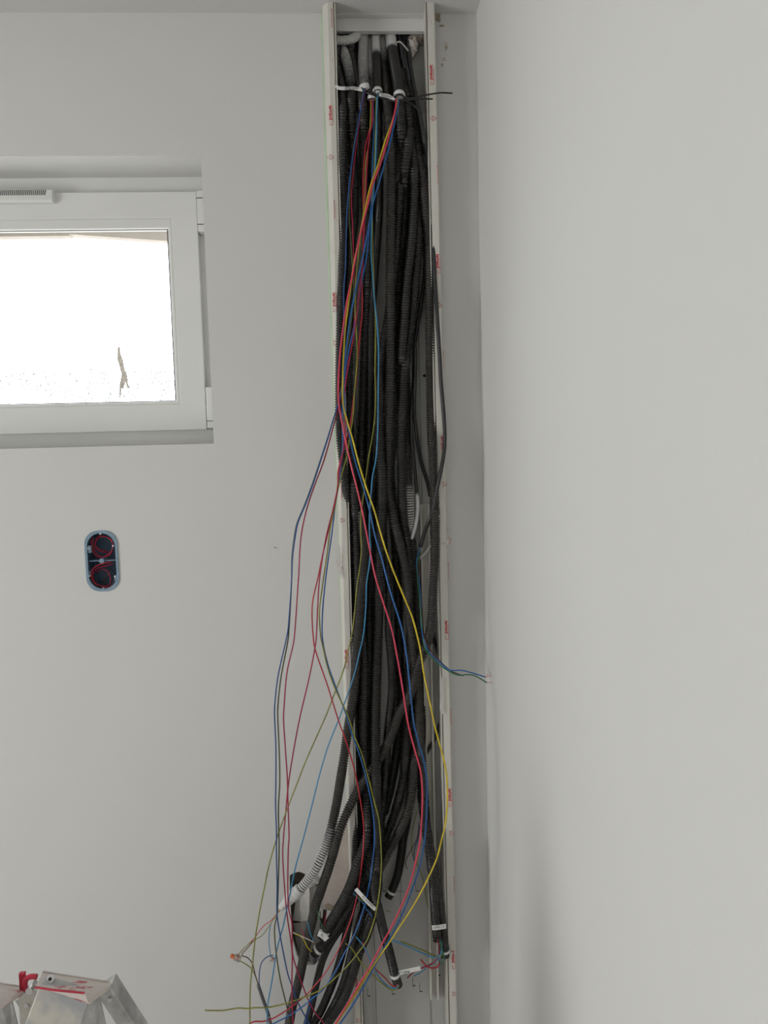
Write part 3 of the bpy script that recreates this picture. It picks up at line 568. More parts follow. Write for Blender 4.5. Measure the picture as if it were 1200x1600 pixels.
# C16: tag wrapped flat across two conduits
def ribbon(name, pts, w_px, m, parent, th=.0006, wdir=None):
    c_ = world_pts(pts); c_ = resample(catmull(c_, 6), .003)[0]; t = np.gradient(c_, axis=0); t /= np.linalg.norm(t, axis=1)[:, None]
    s = np.cross(t, [0, 1, 0]); s /= np.linalg.norm(s, axis=1)[:, None]; h = w_px/SX/2
    a, b_ = c_+s*h, c_-s*h; off = np.array([0, -th, 0]); n = len(c_)
    V = np.vstack([a, b_, a+off, b_+off]); Fc = []
    for i in range(n-1):
        Fc += [(i, i+1, n+i+1, n+i), (2*n+i, 3*n+i, 3*n+i+1, 2*n+i+1), (i, 2*n+i, 2*n+i+1, i+1), (n+i, n+i+1, 3*n+i+1, 3*n+i)]
    Fc += [(0, n, 3*n, 2*n), (n-1, 3*n-1, 4*n-1, 2*n-1)][:1]+[(n-1, 3*n-1, 4*n-1, 2*n-1)]
    return fixn(link(name, V, Fc, m, parent))
def px_text(s, x, y, d, h_px, ang, m, parent, name='lettering'):
    o = P(x, y, d); a = math.radians(ang)
    X = P(x+10*math.cos(a), y-10*math.sin(a), d)-o; Y = P(x-10*math.sin(a), y-10*math.cos(a), d)-o
    return text_obj(s, h_px/SX*1.35, m, name, parent, o, X, Y)
def dat(k, y):  # front surface depth of a conduit at image height y
    c = C[k]; return float(np.interp(y, YG, c['d']))+c['r']
d16 = max(dat('C16', 1450), dat('C07', 1450))+.0015
t16 = ribbon('label_tag', [(675, 1449.5, d16), (684, 1449, d16+.001), (697, 1447, d16-.001)], 8, M['tag'], COND['C16']['o']); t16['label'] = 'white tag reading LAC Y'
px_text('LAC Y', 686, 1448.6, d16+.0022, 4.6, 4, M['ink'], t16)
t7 = ribbon('label_tag', [(690, 1484, DFR+.012), (698, 1489, DFR+.006), (707, 1490, DFR+.003)], 5.5, M['tag'], COND['C07']['o']); t7['label'] = 'folded white tag'
px_text('TC', 703, 1489.8, DFR+.009, 3.6, -5, M['ink'], t7)
dd = dat('C02', 1515)
t2 = ribbon('label_tag', [(623, 1520.5, dd-.008), (630, 1518.5, dd-.003), (642, 1516, dd), (657, 1512.5, dd+.002)], 7.5, M['tag'], COND['C02']['o']); t2['label'] = 'long white tag reading RADIA'
px_text('RADIA', 631, 1519, dd+.0012, 4.6, 186, M['ink'], t2)
px_text('CH', 613.5, 1518.5, dd+.001, 4.6, 200, M['ink'], COND['C02']['band'])
d4 = dat('C04', 132)
t4 = ribbon('label_tag', [(524, 134, DFR+.004), (529, 137.5, DFR+.003), (540, 138, DFR), (553, 138, d4-.006), (563, 140, d4-.004), (567, 141, d4)], 5, M['tag'], COND['C04']['o']); t4['label'] = 'long white printed tag'
px_text('ETG. SDB', 549, 137.8, DFR+.006, 3.4, -1, M['ink'], t4)
c4 = COND['C04']; bq = c4['c'][-3:]; 
v, f = tube(resample(np.array([P(568.6, 134, d4-c4['r']), P(570.5, 141, d4-c4['r']+.001)]), .002)[0], c4['r']+.001, 18); b4 = sm('label_band', v, f, M['tag'], c4['o'])
d8 = dat('C08', 150)
t8 = ribbon('label_tag', [(592, 148.5, d8-.012), (600, 149, d8-.004), (608, 151, d8-.002), (616, 157, d8)], 5.5, M['tag'], COND['C08']['o']); t8['label'] = 'white printed tag reaching left'
px_text('CUISINE', 604, 150, d8+.001, 3.2, -12, M['ink'], t8)
px_text('P.CUIS', 624, 147.5, d8+.0022, 3.4, 2, M['ink'], COND['C08']['band'])
dL = dat('C11', 1460)
px_text('FL', 504, 1463, dL+.0022, 4.5, -30, M['ink'], COND['C11']['band'])
t11 = ribbon('label_tag', [(497, 1458, dL+.001), (503, 1461, dL+.0025), (511, 1468, dL+.001)], 9, M['tag'], COND['C11']['o']); t11['label'] = 'white tag wrapped at the end'
px_text('FL', 503.5, 1462, dL+.0045, 4.5, -35, M['ink'], t11)
dM = .112
t13 = ribbon('label_tag', [(556, 1389, dM), (565, 1399, dM+.002), (576, 1411, dM+.002), (587, 1421, dM)], 6, M['tag'], COND['C13']['o']); t13['label'] = 'diagonal white tag with dense print'
px_text('PC.CHAMBRE', 575, 1409.5, dM+.004, 3.2, -45, M['ink'], t13)

# taped white sleeve where the left conduit ends over the torn hole
e = COND['C03']; dE = dat('C03', 1390)-e['r']
sl_ = resample(catmull(world_pts([(469, 1389, dE), (462, 1396, dE), (452, 1405, dE), (443, 1414, dE-.002), (438, 1419, dE-.002)]), 8), .003)[0]
n = len(sl_); rr = np.interp(np.linspace(0, 1, n), [0, .15, .45, .8, 1], [.0135, .0150, .0135, .0098, .0075])*(1+.05*np.sin(np.arange(n)*1.7))
so = sm('taped_sleeve', *tube(sl_, rr, 12), M['white'], e['o']); so['label'] = 'white tape sleeve on the end'

# white corrugated conduit looping across the top
hz = [(521, 62.5, -.02), (530, 63, -.02), (541, 63, -.022), (550, 61, -.024), (557, 56, -.035), (561, 48, -.05), (562, 38, -.065)]
cc, u = resample(catmull(world_pts(hz), 8), .003); pt = .0042; n = int(u[-1]/pt); uu = ((np.arange(n)[:, None]+np.array([0, .35, .5, .85]))*pt).ravel()
ctr = np.stack([np.interp(uu, u, cc[:, j]) for j in range(3)], 1)
tag(sm('corrugated_conduit', *tube(ctr, .0100*np.tile([1, 1, .86, .86], n), 14), M['white']), 'white corrugated conduit lying crosswise at the very top of the trunking', 'conduit')
hz = [(545, 44, -.065), (550, 62, -.06), (557, 85, -.058), (563, 108, -.055), (567, 130, -.05)]
cc, u = resample(catmull(world_pts(hz), 8), .003); n = int(u[-1]/pt); uu = ((np.arange(n)[:, None]+np.array([0, .35, .5, .85]))*pt).ravel()
ctr = np.stack([np.interp(uu, u, cc[:, j]) for j in range(3)], 1)
tag(sm('corrugated_conduit', *tube(ctr, .0105*np.tile([1, 1, .86, .86], n), 14), M['blk']), 'short dark conduit seen behind the white crosswise one at the top', 'conduit')
# white plastic tube lying across the divider gutter
tb = resample(catmull(world_pts([(640, 879, -.002), (655, 872, .004), (666, 862, .006), (674, 850, .004)]), 8), .004)[0]
tag(sm('plastic_tube', *tube(tb, .0043, 10), M['white']), 'short white tube lying across the right of the bundle behind the green wires', 'tube')
tb = resample(catmull(world_pts([(643, 838, .004), (646, 850, .004), (648, 868, .003)]), 8), .003)[0]
n = len(tb); tag(sm('corrugated_conduit', *tube(resample(tb, .0011)[0], None or .0070*(1-.12*(np.arange(len(resample(tb, .0011)[0])) % 4 > 1)), 12), M['gry']), 'tiny grey conduit stub under the white end of the thin cable', 'conduit')

# ------------------------------------------------------------------ surface lookup for wires
def surf(x, y, rw):
    best = DB
    i = int(np.clip(round((y-YG[0])/6), 0, len(YG)-1))
    for k in keys:
        c = C[k]
        if c['ok'][i]:
            dx = abs(x-c['x'][i])/SX; R_ = c['r']+rw
            if dx < R_: best = max(best, c['d'][i]+math.sqrt(R_*R_-dx*dx))
    lx = np.interp(y, [0, 1600], [527, 570])
    if x < lx: best = max(best, DFR+rw)
    if x > np.interp(y, [0, 1600], [661, 698]): best = max(best, DFR+rw)
    return best+.0006
WIRES = []
def wire(pts, dk, m, label, r=.0015, clamp=True, free=None, name='electrical_wire', group=None, cat='wire', ends=None):
    sp = catmull([(q[0], q[1]) for q in pts], 10); 
    s = np.r_[0, np.cumsum(np.linalg.norm(np.diff(sp, axis=0), axis=1))]
    L_ = s[-1]; n = max(4, int(L_/5)); u = np.linspace(0, L_, n); x = np.interp(u, s, sp[:, 0]); y = np.interp(u, s, sp[:, 1])
    if isinstance(dk, (int, float)): d = np.full(n, float(dk))
    elif dk[0][0] == 't': d = np.interp(np.linspace(0, 1, n), [q[1] for q in dk], [q[2] for q in dk])
    else: d = np.interp(y, [q[0] for q in dk], [q[1] for q in dk])
    if clamp:
        f = np.array([surf(a, b_, r) for a, b_ in zip(x, y)])
        if free: f = np.where((y > free[0]) & (y < free[1]), -1, f)
        g_ = np.maximum(d, f); k = np.array([np.max(g_[max(0, i-1):i+2]) for i in range(n)]); h_ = k.copy()
        for _ in range(6): h_[1:-1] = .25*h_[:-2]+.5*h_[1:-1]+.25*h_[2:]; h_ = np.maximum(h_, np.where(f > -.5, f, h_)) if _ < 5 else h_
        d = h_
    c_ = world_pts(np.stack([x, y, d], 1)); c_ = resample(catmull(c_, 3), .006)[0]
    o = sm(name, *tube(c_, r, 8), M[m]); tag(o, label, cat, group)
    if ends:
        for at_, ang, ln in ends:
            p = c_[-1] if at_ else c_[0]; q = p+np.array([math.cos(math.radians(ang)), -.1, math.sin(math.radians(ang))])*ln
            link('copper_end', *tube(resample(np.array([p, (p+q)/2+[0, 0, ln*.06], q]), .002)[0], r*.55, 6), M['copper'], o)
    return o
#--WIRES--
LH = [(140,.06),(400,.075),(620,.085),(800,.12),(1000,.14),(1300,.15),(1500,.14),(1600,.12)]
W1 = [(570,138),(569,143),(561.7,182),(556,215),(550,253),(546,287),(542.5,328),(541,370),(540,418),(537.5,450),(537.5,492),(538,540),(538,575),(535,605),(529.4,628),(522,652),(512.5,684),(501,720),(490,754),(477,789),(465.6,817),(461,840),(457,872),(455.5,907),(450,983),(447,1000),(434,1059),(429,1107),(429,1120),(431,1165),(431,1225),(430.5,1255),(432,1300),(432,1333),(433,1383),(433,1430),(437,1458),(445,1500),(450,1523),(457,1543),(467,1570),(478,1590),(490,1612)]
wire(W1, LH, 'navy', 'dark blue wire hanging furthest left, curving from the trunking down over the wall')
W2 = [(568,138),(566.7,148),(564,173),(554,223),(547.5,287),(546,337),(549,387),(551,418),(553,460),(549,500),(541,560),(535,600),(528,632),(520.5,656),(511,687),(499.5,722),(488.5,755),(475.5,790),(464,818),(459.5,841),(456,872),(455.5,907),(451.5,983),(450,1000),(439,1059),(434,1107),(434,1120),(436.5,1180),(437,1225),(435,1262),(436,1315),(436,1333),(435,1375),(434,1405),(433,1428),(429,1449),(429.6,1469),(431.6,1490),(438,1531),(444.7,1559),(449,1576),(453,1600)]
wire(W2, [(q[0], q[1]-.003) for q in LH], 'dkolive', 'dark olive wire hanging right beside the furthest left blue one')
W3 = [(571,138),(563,180),(557.5,220),(551.7,270),(549,312),(551,353),(553,412),(555,470),(553,510),(546,542),(541,583),(535,612),(528,640),(521,666),(506,720),(492.5,756),(480.6,791),(472.5,825),(469,853),(466.6,900),(466,907),(459.6,998),(457.5,1010),(448.5,1050),(443.7,1107),(443,1120),(446,1172),(449,1217),(450,1255),(451.5,1315),(451,1317),(449.7,1390),(451,1420),(456,1442),(456.5,1465),(457,1490),(463,1512),(473,1540),(482,1563),(493,1583),(503,1595),(515,1615)]
wire(W3, [(q[0], q[1]-.004) for q in LH], 'crim', 'crimson wire hanging third from the left in front of the wall')
RH = [(150,.05),(400,.07),(650,.09),(780,.10),(950,.13),(1130,.11),(1200,.09),(1400,.10),(1500,.12),(1600,.13)]
W4 = [(579,156),(579,163),(581.7,183),(577.5,203),(571.7,227),(568,270),(567.5,312),(568,360),(567,408),(565.5,442),(566,483),(563,517),(560,550),(557,583),(556,600),(552.5,622),(548,660),(543,680),(535,710),(528,738),(527.5,761),(520,797),(510.6,840),(503,872),(497.5,900),(488,945),(489.7,998),(492,1013),(512,1072),(531,1132),(538,1150),(553,1200),(563,1250),(568,1287),(568,1320),(562,1375),(555,1413),(547,1440),(530,1482),(508,1520),(490,1542),(478,1555),(462,1568),(450,1577),(425,1592),(410,1596),(398,1596),(391,1599),(384,1606)]
wire(W4, RH, 'red', 'red wire looping out left, back across the rail and ending at the bottom left')
W6 = [(582,156),(582,190),(577,215),(573.5,260),(570.5,320),(568.5,380),(566.5,417),(561,460),(556,505),(549,545),(542,585),(538.5,620),(540,660),(537,700),(531,731),(524.5,780),(510,837),(499,907),(496,957),(494,998),(492,1013),(483,1059),(467.5,1126),(455,1195),(450.7,1225),(447,1262),(442.5,1315),(441.7,1333),(445,1392),(449,1433),(454,1467),(456.5,1490),(456,1540),(457,1580),(458,1600),(458,1620)]
wire(W6, [(q[0], q[1]+.012) for q in RH], 'crim', 'crimson wire crossing the other red one and falling straight to the bottom over the conduit')
W7 = [(580,157),(579,190),(576.7,223),(571.7,253),(570,303),(566,350),(560,400),(556,440),(555,480),(557,520),(558,560),(554,613),(551,655),(547.5,675),(541.7,713),(533,745),(528,765),(522,797),(516,825),(511.6,862),(506,900),(503,922),(499,957),(501.7,998),(504,1008),(512,1043),(524.5,1078),(543.5,1118),(555,1153),(565,1177),(575,1213),(583,1245),(591.7,1280),(595,1317),(596,1350),(593,1392),(586.7,1430),(578,1458),(573,1470),(557,1492),(542,1510),(525,1527),(500,1547),(475,1558),(450,1567),(425,1573),(411.7,1574.5),(398,1574.5),(387,1576),(374.6,1575),(362,1576.5),(351,1578.6),(337.5,1579),(320,1578.6)]
wire(W7, [(q[0], q[1]+.006) for q in RH], 'olive', 'olive yellow wire whose free end points level to the left near the bottom')
W8 = [(583,158),(584,200),(582,260),(579,330),(573,400),(563,450),(556,500),(549,530),(541,570),(536,620),(535,656),(535.5,700),(530,750),(524,787),(519,830),(510,895),(504,957),(504,998),(512,1037),(524.5,1073),(540,1115),(551,1150),(558,1168),(566.7,1195),(575,1228),(581.7,1262),(585,1295),(585,1318),(581.7,1350),(575,1393),(568,1420),(560,1445),(550,1468),(538,1490),(526.7,1513),(515,1532),(503,1548),(488,1560),(470,1575),(450,1588),(430,1598),(415,1607)]
wire(W8, [(q[0], q[1]+.002) for q in RH], 'blue', 'blue wire running just beside the olive one whose end points left')
W9 = [(590,146),(589.5,157),(588.5,182),(588,220),(586.5,260),(583,310),(581,340),(580,370),(580,403),(581,417),(585,467),(588.5,500),(591.5,542),(591.7,558),(591,600),(590,680),(587,720),(582,745),(580,768),(577.5,802),(577.5,835),(579,860),(576.7,885),(573,910),(571.7,948),(568,990),(561.7,1020),(551.7,1060),(536.7,1103),(531,1120),(513,1165),(499.5,1210),(487.5,1258),(474,1310),(461.7,1355),(453,1397),(445,1435),(443,1445),(433,1482),(425,1532),(418,1573),(417.5,1600),(417,1620)]
wire(W9, [(140,.06),(500,.08),(900,.08),(1050,.075),(1200,.10),(1400,.13),(1600,.13)], 'lblue', 'light blue wire leaving the bundle and slanting down left in front of the taped sleeve', free=(570, 708))
W10 = [(588,147),(587,182),(586,237),(584,270),(581.7,303),(581.5,328),(582,370),(582.5,403),(584,442),(586.5,492),(586.7,533),(586,583),(586.7,605),(586,647),(581.7,683),(576.7,710),(571.7,747),(567.5,777),(564,802),(563.7,827),(564.7,860),(561.7,890),(557.5,918),(554,957),(550,990),(543,1020),(537,1046),(521,1088),(508.5,1120),(480,1184),(465,1222),(450,1261),(433,1308),(420,1353),(414.5,1380),(405,1428),(399,1465),(395,1501),(391,1545),(390.4,1600),(390,1620)]
wire(W10, [(140,.058),(500,.078),(900,.075),(1050,.08),(1200,.11),(1400,.15),(1600,.16)], 'olive', 'olive wire running out furthest left at the bottom past the clear connector')
YH = [(150,.065),(250,.075),(400,.095),(600,.115),(800,.14),(1000,.17),(1200,.20),(1350,.20),(1500,.18),(1620,.15)]
W11 = [(621,155),(620,162),(613,190),(603,217),(590,260),(583,278),(576.7,300),(568,340),(560,380),(553,413),(546.7,458),(540,508),(537.5,542),(535.5,590),(536,630),(543,660),(550,683),(560,722),(570,755),(575,770),(585,798),(593,827),(603,860),(615,893),(630,930),(641.7,958),(646.7,973),(656.7,1015),(663,1057),(671.7,1098),(680,1137),(686.7,1162),(694.5,1192),(698.5,1220),(699,1253),(696,1287),(690,1312),(683,1340),(670,1370),(653,1403),(636.7,1430),(620,1455),(607,1475),(596.7,1489),(578,1517),(561.7,1543),(548,1565),(527,1597),(515,1615)]
wire(W11, YH, 'yel', 'yellow wire bowing furthest right across the lower trunking', r=.00185)
W12 = [(619.5,155),(619,163),(611.7,198),(601,235),(593,260),(583,287),(575.5,317),(566,353),(557,395),(550,433),(543,467),(536.7,508),(531.7,550),(529,590),(529,627),(535,663),(541.7,697),(550,733),(557.5,762),(566.7,802),(578,860),(586.7,902),(601,948),(611.7,982),(621.7,1032),(630,1082),(637.5,1130),(646.7,1167),(656.7,1203),(660,1237),(659,1278),(656,1317),(651.7,1337),(640,1383),(623,1425),(608,1455),(596.7,1475),(580,1507),(560,1540),(542,1570),(525,1598),(515,1615)]
wire(W12, [(q[0], q[1]+.004) for q in YH], 'pink', 'bright red wire crossing the bundle diagonally beside the blue and yellow pair', r=.00185)
W13 = [(623,155),(622,163),(616.7,190),(609,225),(600,258),(591.7,287),(583,317),(575,360),(566.7,403),(556.7,447),(548,492),(541.7,537),(537,592),(539,638),(545,673),(553,713),(563,747),(568,762),(577.5,798),(586.7,840),(596.7,873),(606.7,913),(618,950),(626.7,978),(635,1023),(640,1070),(646.5,1130),(653,1158),(661.7,1187),(666.7,1220),(666.7,1262),(663.5,1311),(656.7,1350),(645,1387),(630,1425),(615,1455),(605,1473),(586.7,1507),(561.7,1553),(545,1580),(531,1600),(522,1615)]
wire(W13, [(q[0], q[1]-.002) for q in YH], 'blue', 'blue wire crossing the bundle diagonally between the bright red and yellow ones', r=.00185)
# wires of the black cable with bare copper ends by the corner
CE = [(850,.015),(960,.035),(1010,.05),(1030,.065),(1050,.085)]
wire([(657,855),(652,870),(650.5,885),(655,910),(657.5,940),(658,973),(662,998),(670,1018),(687,1035),(703,1047),(722,1047.5),(739.5,1052),(758.6,1058)], CE, 'blue', 'blue wire whose bare copper tip reaches the room corner', ends=[(1, 55, .010), (1, 10, .012)])
wire([(657,855),(654,872),(651.5,887),(653,912),(656,942),(659,975),(661.5,1000),(669,1022),(685,1037),(700,1048),(716,1055),(731,1054),(742,1056),(760.7,1066.6)], [(850,.013),(960,.038),(1010,.053),(1030,.068),(1066,.088)], 'green', 'green wire with a bare copper tip, lowest by the room corner', ends=[(1, 0, .014)])
wire([(657,855),(654,885),(655,905),(657,930),(659,950),(664,1000),(672,1015),(690,1036),(706,1049),(724,1056)], [(850,.011),(960,.030),(1010,.045),(1056,.07)], 'brown', 'brown wire stopping short among the wires by the room corner')
# wires from the RADIA conduit
DR = [('t', 0, .03), ('t', .25, .06), ('t', .7, .10), ('t', 1, .09)]
wire([(622,1537),(619,1541),(613,1540),(601.7,1528),(585,1512),(574,1492),(566.7,1472)], DR, 'red', 'short red wire looping up left out of the tagged conduit')
wire([(622,1538),(620,1544),(610,1543),(595,1530),(581.7,1507),(568,1478),(556.7,1464)], [(q[0], q[1], q[2]+.003) for q in DR], 'lblue', 'short pale blue wire looping up left out of the tagged conduit')
wire([(623,1539),(621,1545),(611.7,1546.7),(601.7,1540),(581.7,1523),(565,1505),(548,1480),(540,1474)], [(q[0], q[1], q[2]+.006) for q in DR], 'olive', 'short yellow-green wire looping up left out of the tagged conduit')
# wires from the two conduits at lower right
d2 = .045
wire([(613,1469),(640,1480),(662,1490),(681.7,1496),(689,1490),(690,1477)], [('t', 0, .14), ('t', .5, .08), ('t', 1, .045)], 'lblue', 'blue wire reaching left from the right-hand conduit ends', r=.0017)
wire([(626.7,1471),(640,1476),(656.7,1483),(672,1490),(683,1495),(692,1492)], [('t', 0, .12), ('t', .5, .08), ('t', 1, .045)], 'olive', 'olive wire reaching left from the right-hand conduit ends', r=.0017)
wire([(684,1468),(685,1475),(686.7,1490),(680,1502),(668,1509),(658,1513),(645,1520),(636.7,1528)], [('t', 0, .03), ('t', .4, .055), ('t', 1, .04)], 'crim', 'dark red wire passing behind the RADIA tag')
wire([(657.5,1499),(665,1508),(673,1512.5),(683,1511),(687,1505)], .06, 'red', 'short curled red wire end beside the right-hand conduit ends', r=.0018)
wire([(687,1468),(688,1472),(691.7,1487),(694,1497),(690,1505),(684,1508)], .056, 'green', 'green wire curling out of the right-hand conduit end')
wire([(690,1472),(690,1477),(688,1495),(680,1503),(666.7,1512),(656.7,1520),(646.7,1525)], .05, 'lblue', 'thin blue wire going left below the curled red end', r=.0012)
# thin wires at the lower right of the back
wire([(651.7,1267),(646,1290),(643,1317),(644,1333),(651.7,1350),(660,1372),(665,1400),(670,1422)], -.008, 'olive', 'thin dark green wire trailing down the back panel', r=.0011)
wire([(655,1285),(651.7,1310),(643,1327),(634,1345),(634,1352),(636.7,1358)], -.004, 'brown', 'thin dark red wire hooking left on the back panel', r=.0010)
wire([(656,1290),(653,1310),(647.5,1327),(646.7,1345)], -.006, 'navy', 'thin dark blue wire on the back panel, shortest of three', r=.0011)
# left hand cluster from the taped sleeve
dS = .055
CL = [('t', 0, dE), ('t', .3, .075), ('t', 1, .08)]
wire([(440,1417),(433,1427),(424,1438),(411.7,1447),(398,1465),(379,1484.5),(370,1495)], CL, 'red', 'thin red wire from the taped sleeve to the clear connector', r=.0010)
wire([(441,1418),(431,1431),(418.6,1450),(409,1462),(399,1468),(384,1479),(371,1493)], [(a, b_, c_+.003) for a, b_, c_ in CL], 'olive', 'thin olive wire from the taped sleeve to the clear connector', r=.0010)
wire([(441.5,1419),(433.7,1427),(424,1442),(420,1469),(422.7,1493)], [(a, b_, c_-.003) for a, b_, c_ in CL], 'lblue', 'thin blue wire from the taped sleeve to the small right connector', r=.0010)
wire([(398,1468),(386,1482),(377,1493),(385.6,1495.5),(394,1505),(399,1524),(403.5,1538)], .083, 'brown', 'brown wire joining the clear connector to the grey cable', r=.0012)
wire([(366,1497),(378,1503),(392.5,1513),(398,1523),(404,1540)], .079, 'olive', 'olive wire joining the clear connector to the grey cable', r=.0012)
wire([(404.8,1540),(405.5,1517.5),(410,1502),(420,1494),(427,1493)], .081, 'navy', 'dark blue wire arching from the grey cable to the small right connector', r=.0012)
wire([(403.5,1539.5),(407,1550),(411.7,1564),(418.6,1583),(423,1603),(428,1640),(432,1700)], [('t', 0, .08), ('t', 1, .05)], 'gcable', 'grey round cable rising from the bottom frame edge towards the clear connector', r=.0042, name='round_cable', cat='cable', clamp=False)
wire([(396,1599),(418,1590),(440,1585),(456,1586),(462,1580)], .11, 'white', 'hair-thin white wire crossing the grey cable at the bottom', r=.0005)
wire([(488,1556),(485,1572),(480,1585),(476,1606),(474,1640)], .12, 'navy', 'dark blue wire beside the thin black pipe at the bottom', r=.0022)
# small ends in front of the torn hole
dH = .09
wire([(446.7,1452),(462,1459),(478,1466),(490,1472)], dH, 'white', 'stiff white wire end pointing left in front of the torn hole', r=.0014)
wire([(461,1459),(470,1463),(475,1469),(481.7,1482),(488,1487)], dH+.004, 'yel', 'yellow wire end bent down in front of the torn hole', r=.0011)
wire([(481,1440),(482.5,1450),(486.7,1463),(490,1470)], dH, 'lblue', 'pale blue wire end pointing up left of the FL tag', r=.0013)
wire([(495.5,1422),(499,1435),(505,1450)], dH, 'green', 'teal wire end sticking up over the FL tag', r=.0012)
wire([(500,1424),(500.5,1440),(501,1452)], dH-.003, 'bwire', 'black wire end sticking up over the FL tag', r=.0012)
wire([(509.8,1426),(508,1438),(507,1447)], dH-.002, 'red', 'red wire end sticking up right of the teal one', r=.0012)
wire([(471,1451),(474,1460),(478,1466)], dH+.002, 'red', 'tiny red wire end beside the yellow one', r=.0009)
# ends by the diagonal tag
wire([(552,1395),(560,1404),(569,1413),(573,1422)], .085, 'lblue', 'light blue wire end under the diagonal tag', r=.0013)
wire([(570,1418),(576,1424),(581.5,1433)], .088, 'blue', 'blue wire end pointing down right of the diagonal tag', r=.0013)
wire([(556,1398),(562,1404),(568,1408)], .083, 'yel', 'short yellow wire end under the diagonal tag', r=.0012)
# loose scrap of yellow-green wire
wire([(603,1422),(606,1424),(611,1424.5)], -.015, 'olive', 'tiny olive offcut resting on the back panel', r=.0008, clamp=False)

# connectors
def connector(px, py, d, lab, s=1.0, lever=False):
    c = P(px, py, d); e_ = empty('wire_connector', c-np.array([0, 0, .006*s])); tag(e_, lab, 'connector')
    a = .0065*s; rot = Matrix.Rotation(.5, 3, 'Y')
    def rb(x0, x1, y0, y1, z0, z1, nm, m):
        v = [np.array(rot @ Vector(q))+c for q in boxv(x0, x1, y0, y1, z0, z1)]; o = link(nm, v, BF, m, e_); bevel(o, .0008*s, 2); return o
    rb(-a, a, -.004*s, .004*s, -a*.7, a*.7, 'connector_body', M['clear'])
    if lever: rb(-a*2.1, -a*.9, -.0035*s, .0035*s, -a*.5, a*.3, 'connector_lever', M['orange'])
    rb(-a*.5, a*.6, -.0015*s, .0015*s, -a*.3, a*.3, 'contact_plate', M['copper'])
connector(371, 1497, .080, 'clear wire connector with an orange side, at the far left wire ends', 1.25, True)
connector(426, 1499, .080, 'small clear wire connector right of the one with the orange side', .9)

# black cable ties round the tied group at the top
tie = empty('cable_tie', P(590, 160, .06)); tag(tie, 'black cable tie binding the top conduits, long ends sticking out right', 'cable tie')
def tt(pts, r, nm='tie_strap'): return link(nm, *tube(resample(catmull(world_pts(pts), 6), .004)[0], r, 6), M['tie'], tie)
fD = max(dat('C08', 150), dat('C06', 140))
tt([(577, 141, .045), (581, 147, .058), (590, 151, fD+.002), (600, 155, fD-.002), (612, 158, fD), (624, 157.5, fD-.004), (632, 156, .06), (648, 152.5, .065), (668, 148, .068), (690, 145, .07), (707, 145.7, .07)], .0017)
tt([(590, 151, fD+.003), (604, 154.5, fD-.001), (618, 158.5, fD+.002), (634, 157, .062), (650, 154.8, .066), (676, 154.6, .068)], .0017)
tt([(636, 158, .045), (648, 166, .052), (654, 172, .055), (659.5, 177, .058)], .0017)
tt([(565, 137, .045), (572, 145, .058), (580, 147, .062), (588, 150, fD+.003)], .0017)
kn = link('tie_head', *(lambda c: (boxv(c[0]-.004, c[0]+.004, c[1]-.004, c[1]+.003, c[2]-.003, c[2]+.003), BF))(P(589, 151, fD+.004)), M['tie'], tie); bevel(kn, .0008)
tt([(580, 127, .035), (586, 142, .055), (588, 149, .06)], .0006)

# ------------------------------------------------------------------ twin flush box with coiled wires
box = empty('junction_box', P(160, 925, 0)); tag(box, 'blue-grey double flush box sunk in the wall below the window, red wires inside', 'junction box')
def ring(out_, inn, y, dy, name, m):
    n = len(out_); V = [(a, y, b_) for a, b_ in out_]+[(a, y, b_) for a, b_ in inn]+[(a, y+dy, b_) for a, b_ in out_]+[(a, y+dy, b_) for a, b_ in inn]
    Fc = []
    for i in range(n):
        j = (i+1) % n; Fc += [(i, j, n+j, n+i), (2*n+i, 3*n+i, 3*n+j, 2*n+j), (i, 2*n+i, 2*n+j, j), (n+i, n+j, 3*n+j, 3*n+i)]
    return fixn(link(name, V, Fc, m, box))
so_ = stadium(BC[0], BC[1], BHW, BHH, .031); si_ = stadium(BC[0], BC[1], BHW-.0052, BHH-.0056, .0315)
si_ = stadium(BC[0], BC[1], BHW-.0055, BHH-.0060, .0310)
rim = ring(so_, si_, -.0025, .004, 'box_rim', M['box'])
sb_ = stadium(BC[0], BC[1], BHW-.0045, BHH-.005, .031); 
V = [(a, .0015, b_) for a, b_ in sb_]+[(a, .045, b_) for a, b_ in sb_]; n = len(sb_)
link('box_shell', V, [(i, (i+1) % n, n+(i+1) % n, n+i) for i in range(n)]+[tuple(range(n, 2*n))], M['boxin'], box)
dv = link('box_divider', boxv(BC[0]-BHW+.006, BC[0]+BHW-.006, .004, .043, BC[1]-.001, BC[1]+.001), BF, M['box'], box)
hub = P(158.5, 876.5, 0); link('screw_post', *disc((hub[0], 0, BC[1]), .0058, .001, .030), M['box'], box)
for (x_, y_) in ((156.5, 834), (176.5, 853), (139.5, 900), (179.5, 901), (161, 919.5), (137.5, 857)):
    c = P(x_, y_, 0); s_ = link('box_screw', *disc(c, .0021, .0, .012, 10), M['screw'], box)
for q in ((136.5, 853, 142, 864), (178.5, 899, 183, 908), (136, 893, 140, 899)):
    a, b_ = P(q[0], q[1]), P(q[2], q[3]); link('screw_lug', boxv(a[0], b_[0], .001, .012, b_[2], a[2]), BF, M['box'], box)
def coil(pts, m, lab, r=.0013):
    q = [(a, b_, c_) for a, b_, c_ in pts]; c_ = resample(catmull(world_pts(q), 10), .002)[0]
    tag(sm('electrical_wire', *tube(c_, r, 8), M[m]), lab, 'wire')
coil([(142,843,-.010),(144,858,-.010),(150,868,-.012),(158,870.5,-.012),(168,867,-.013),(176,857,-.012),(174,843,-.012),(165,839,-.010),(156,839,-.012),(150,846,-.014),(150,856,-.016),(158,862,-.02),(172,863,-.03)], 'crim', 'crimson wire coiled in the upper half of the flush box')
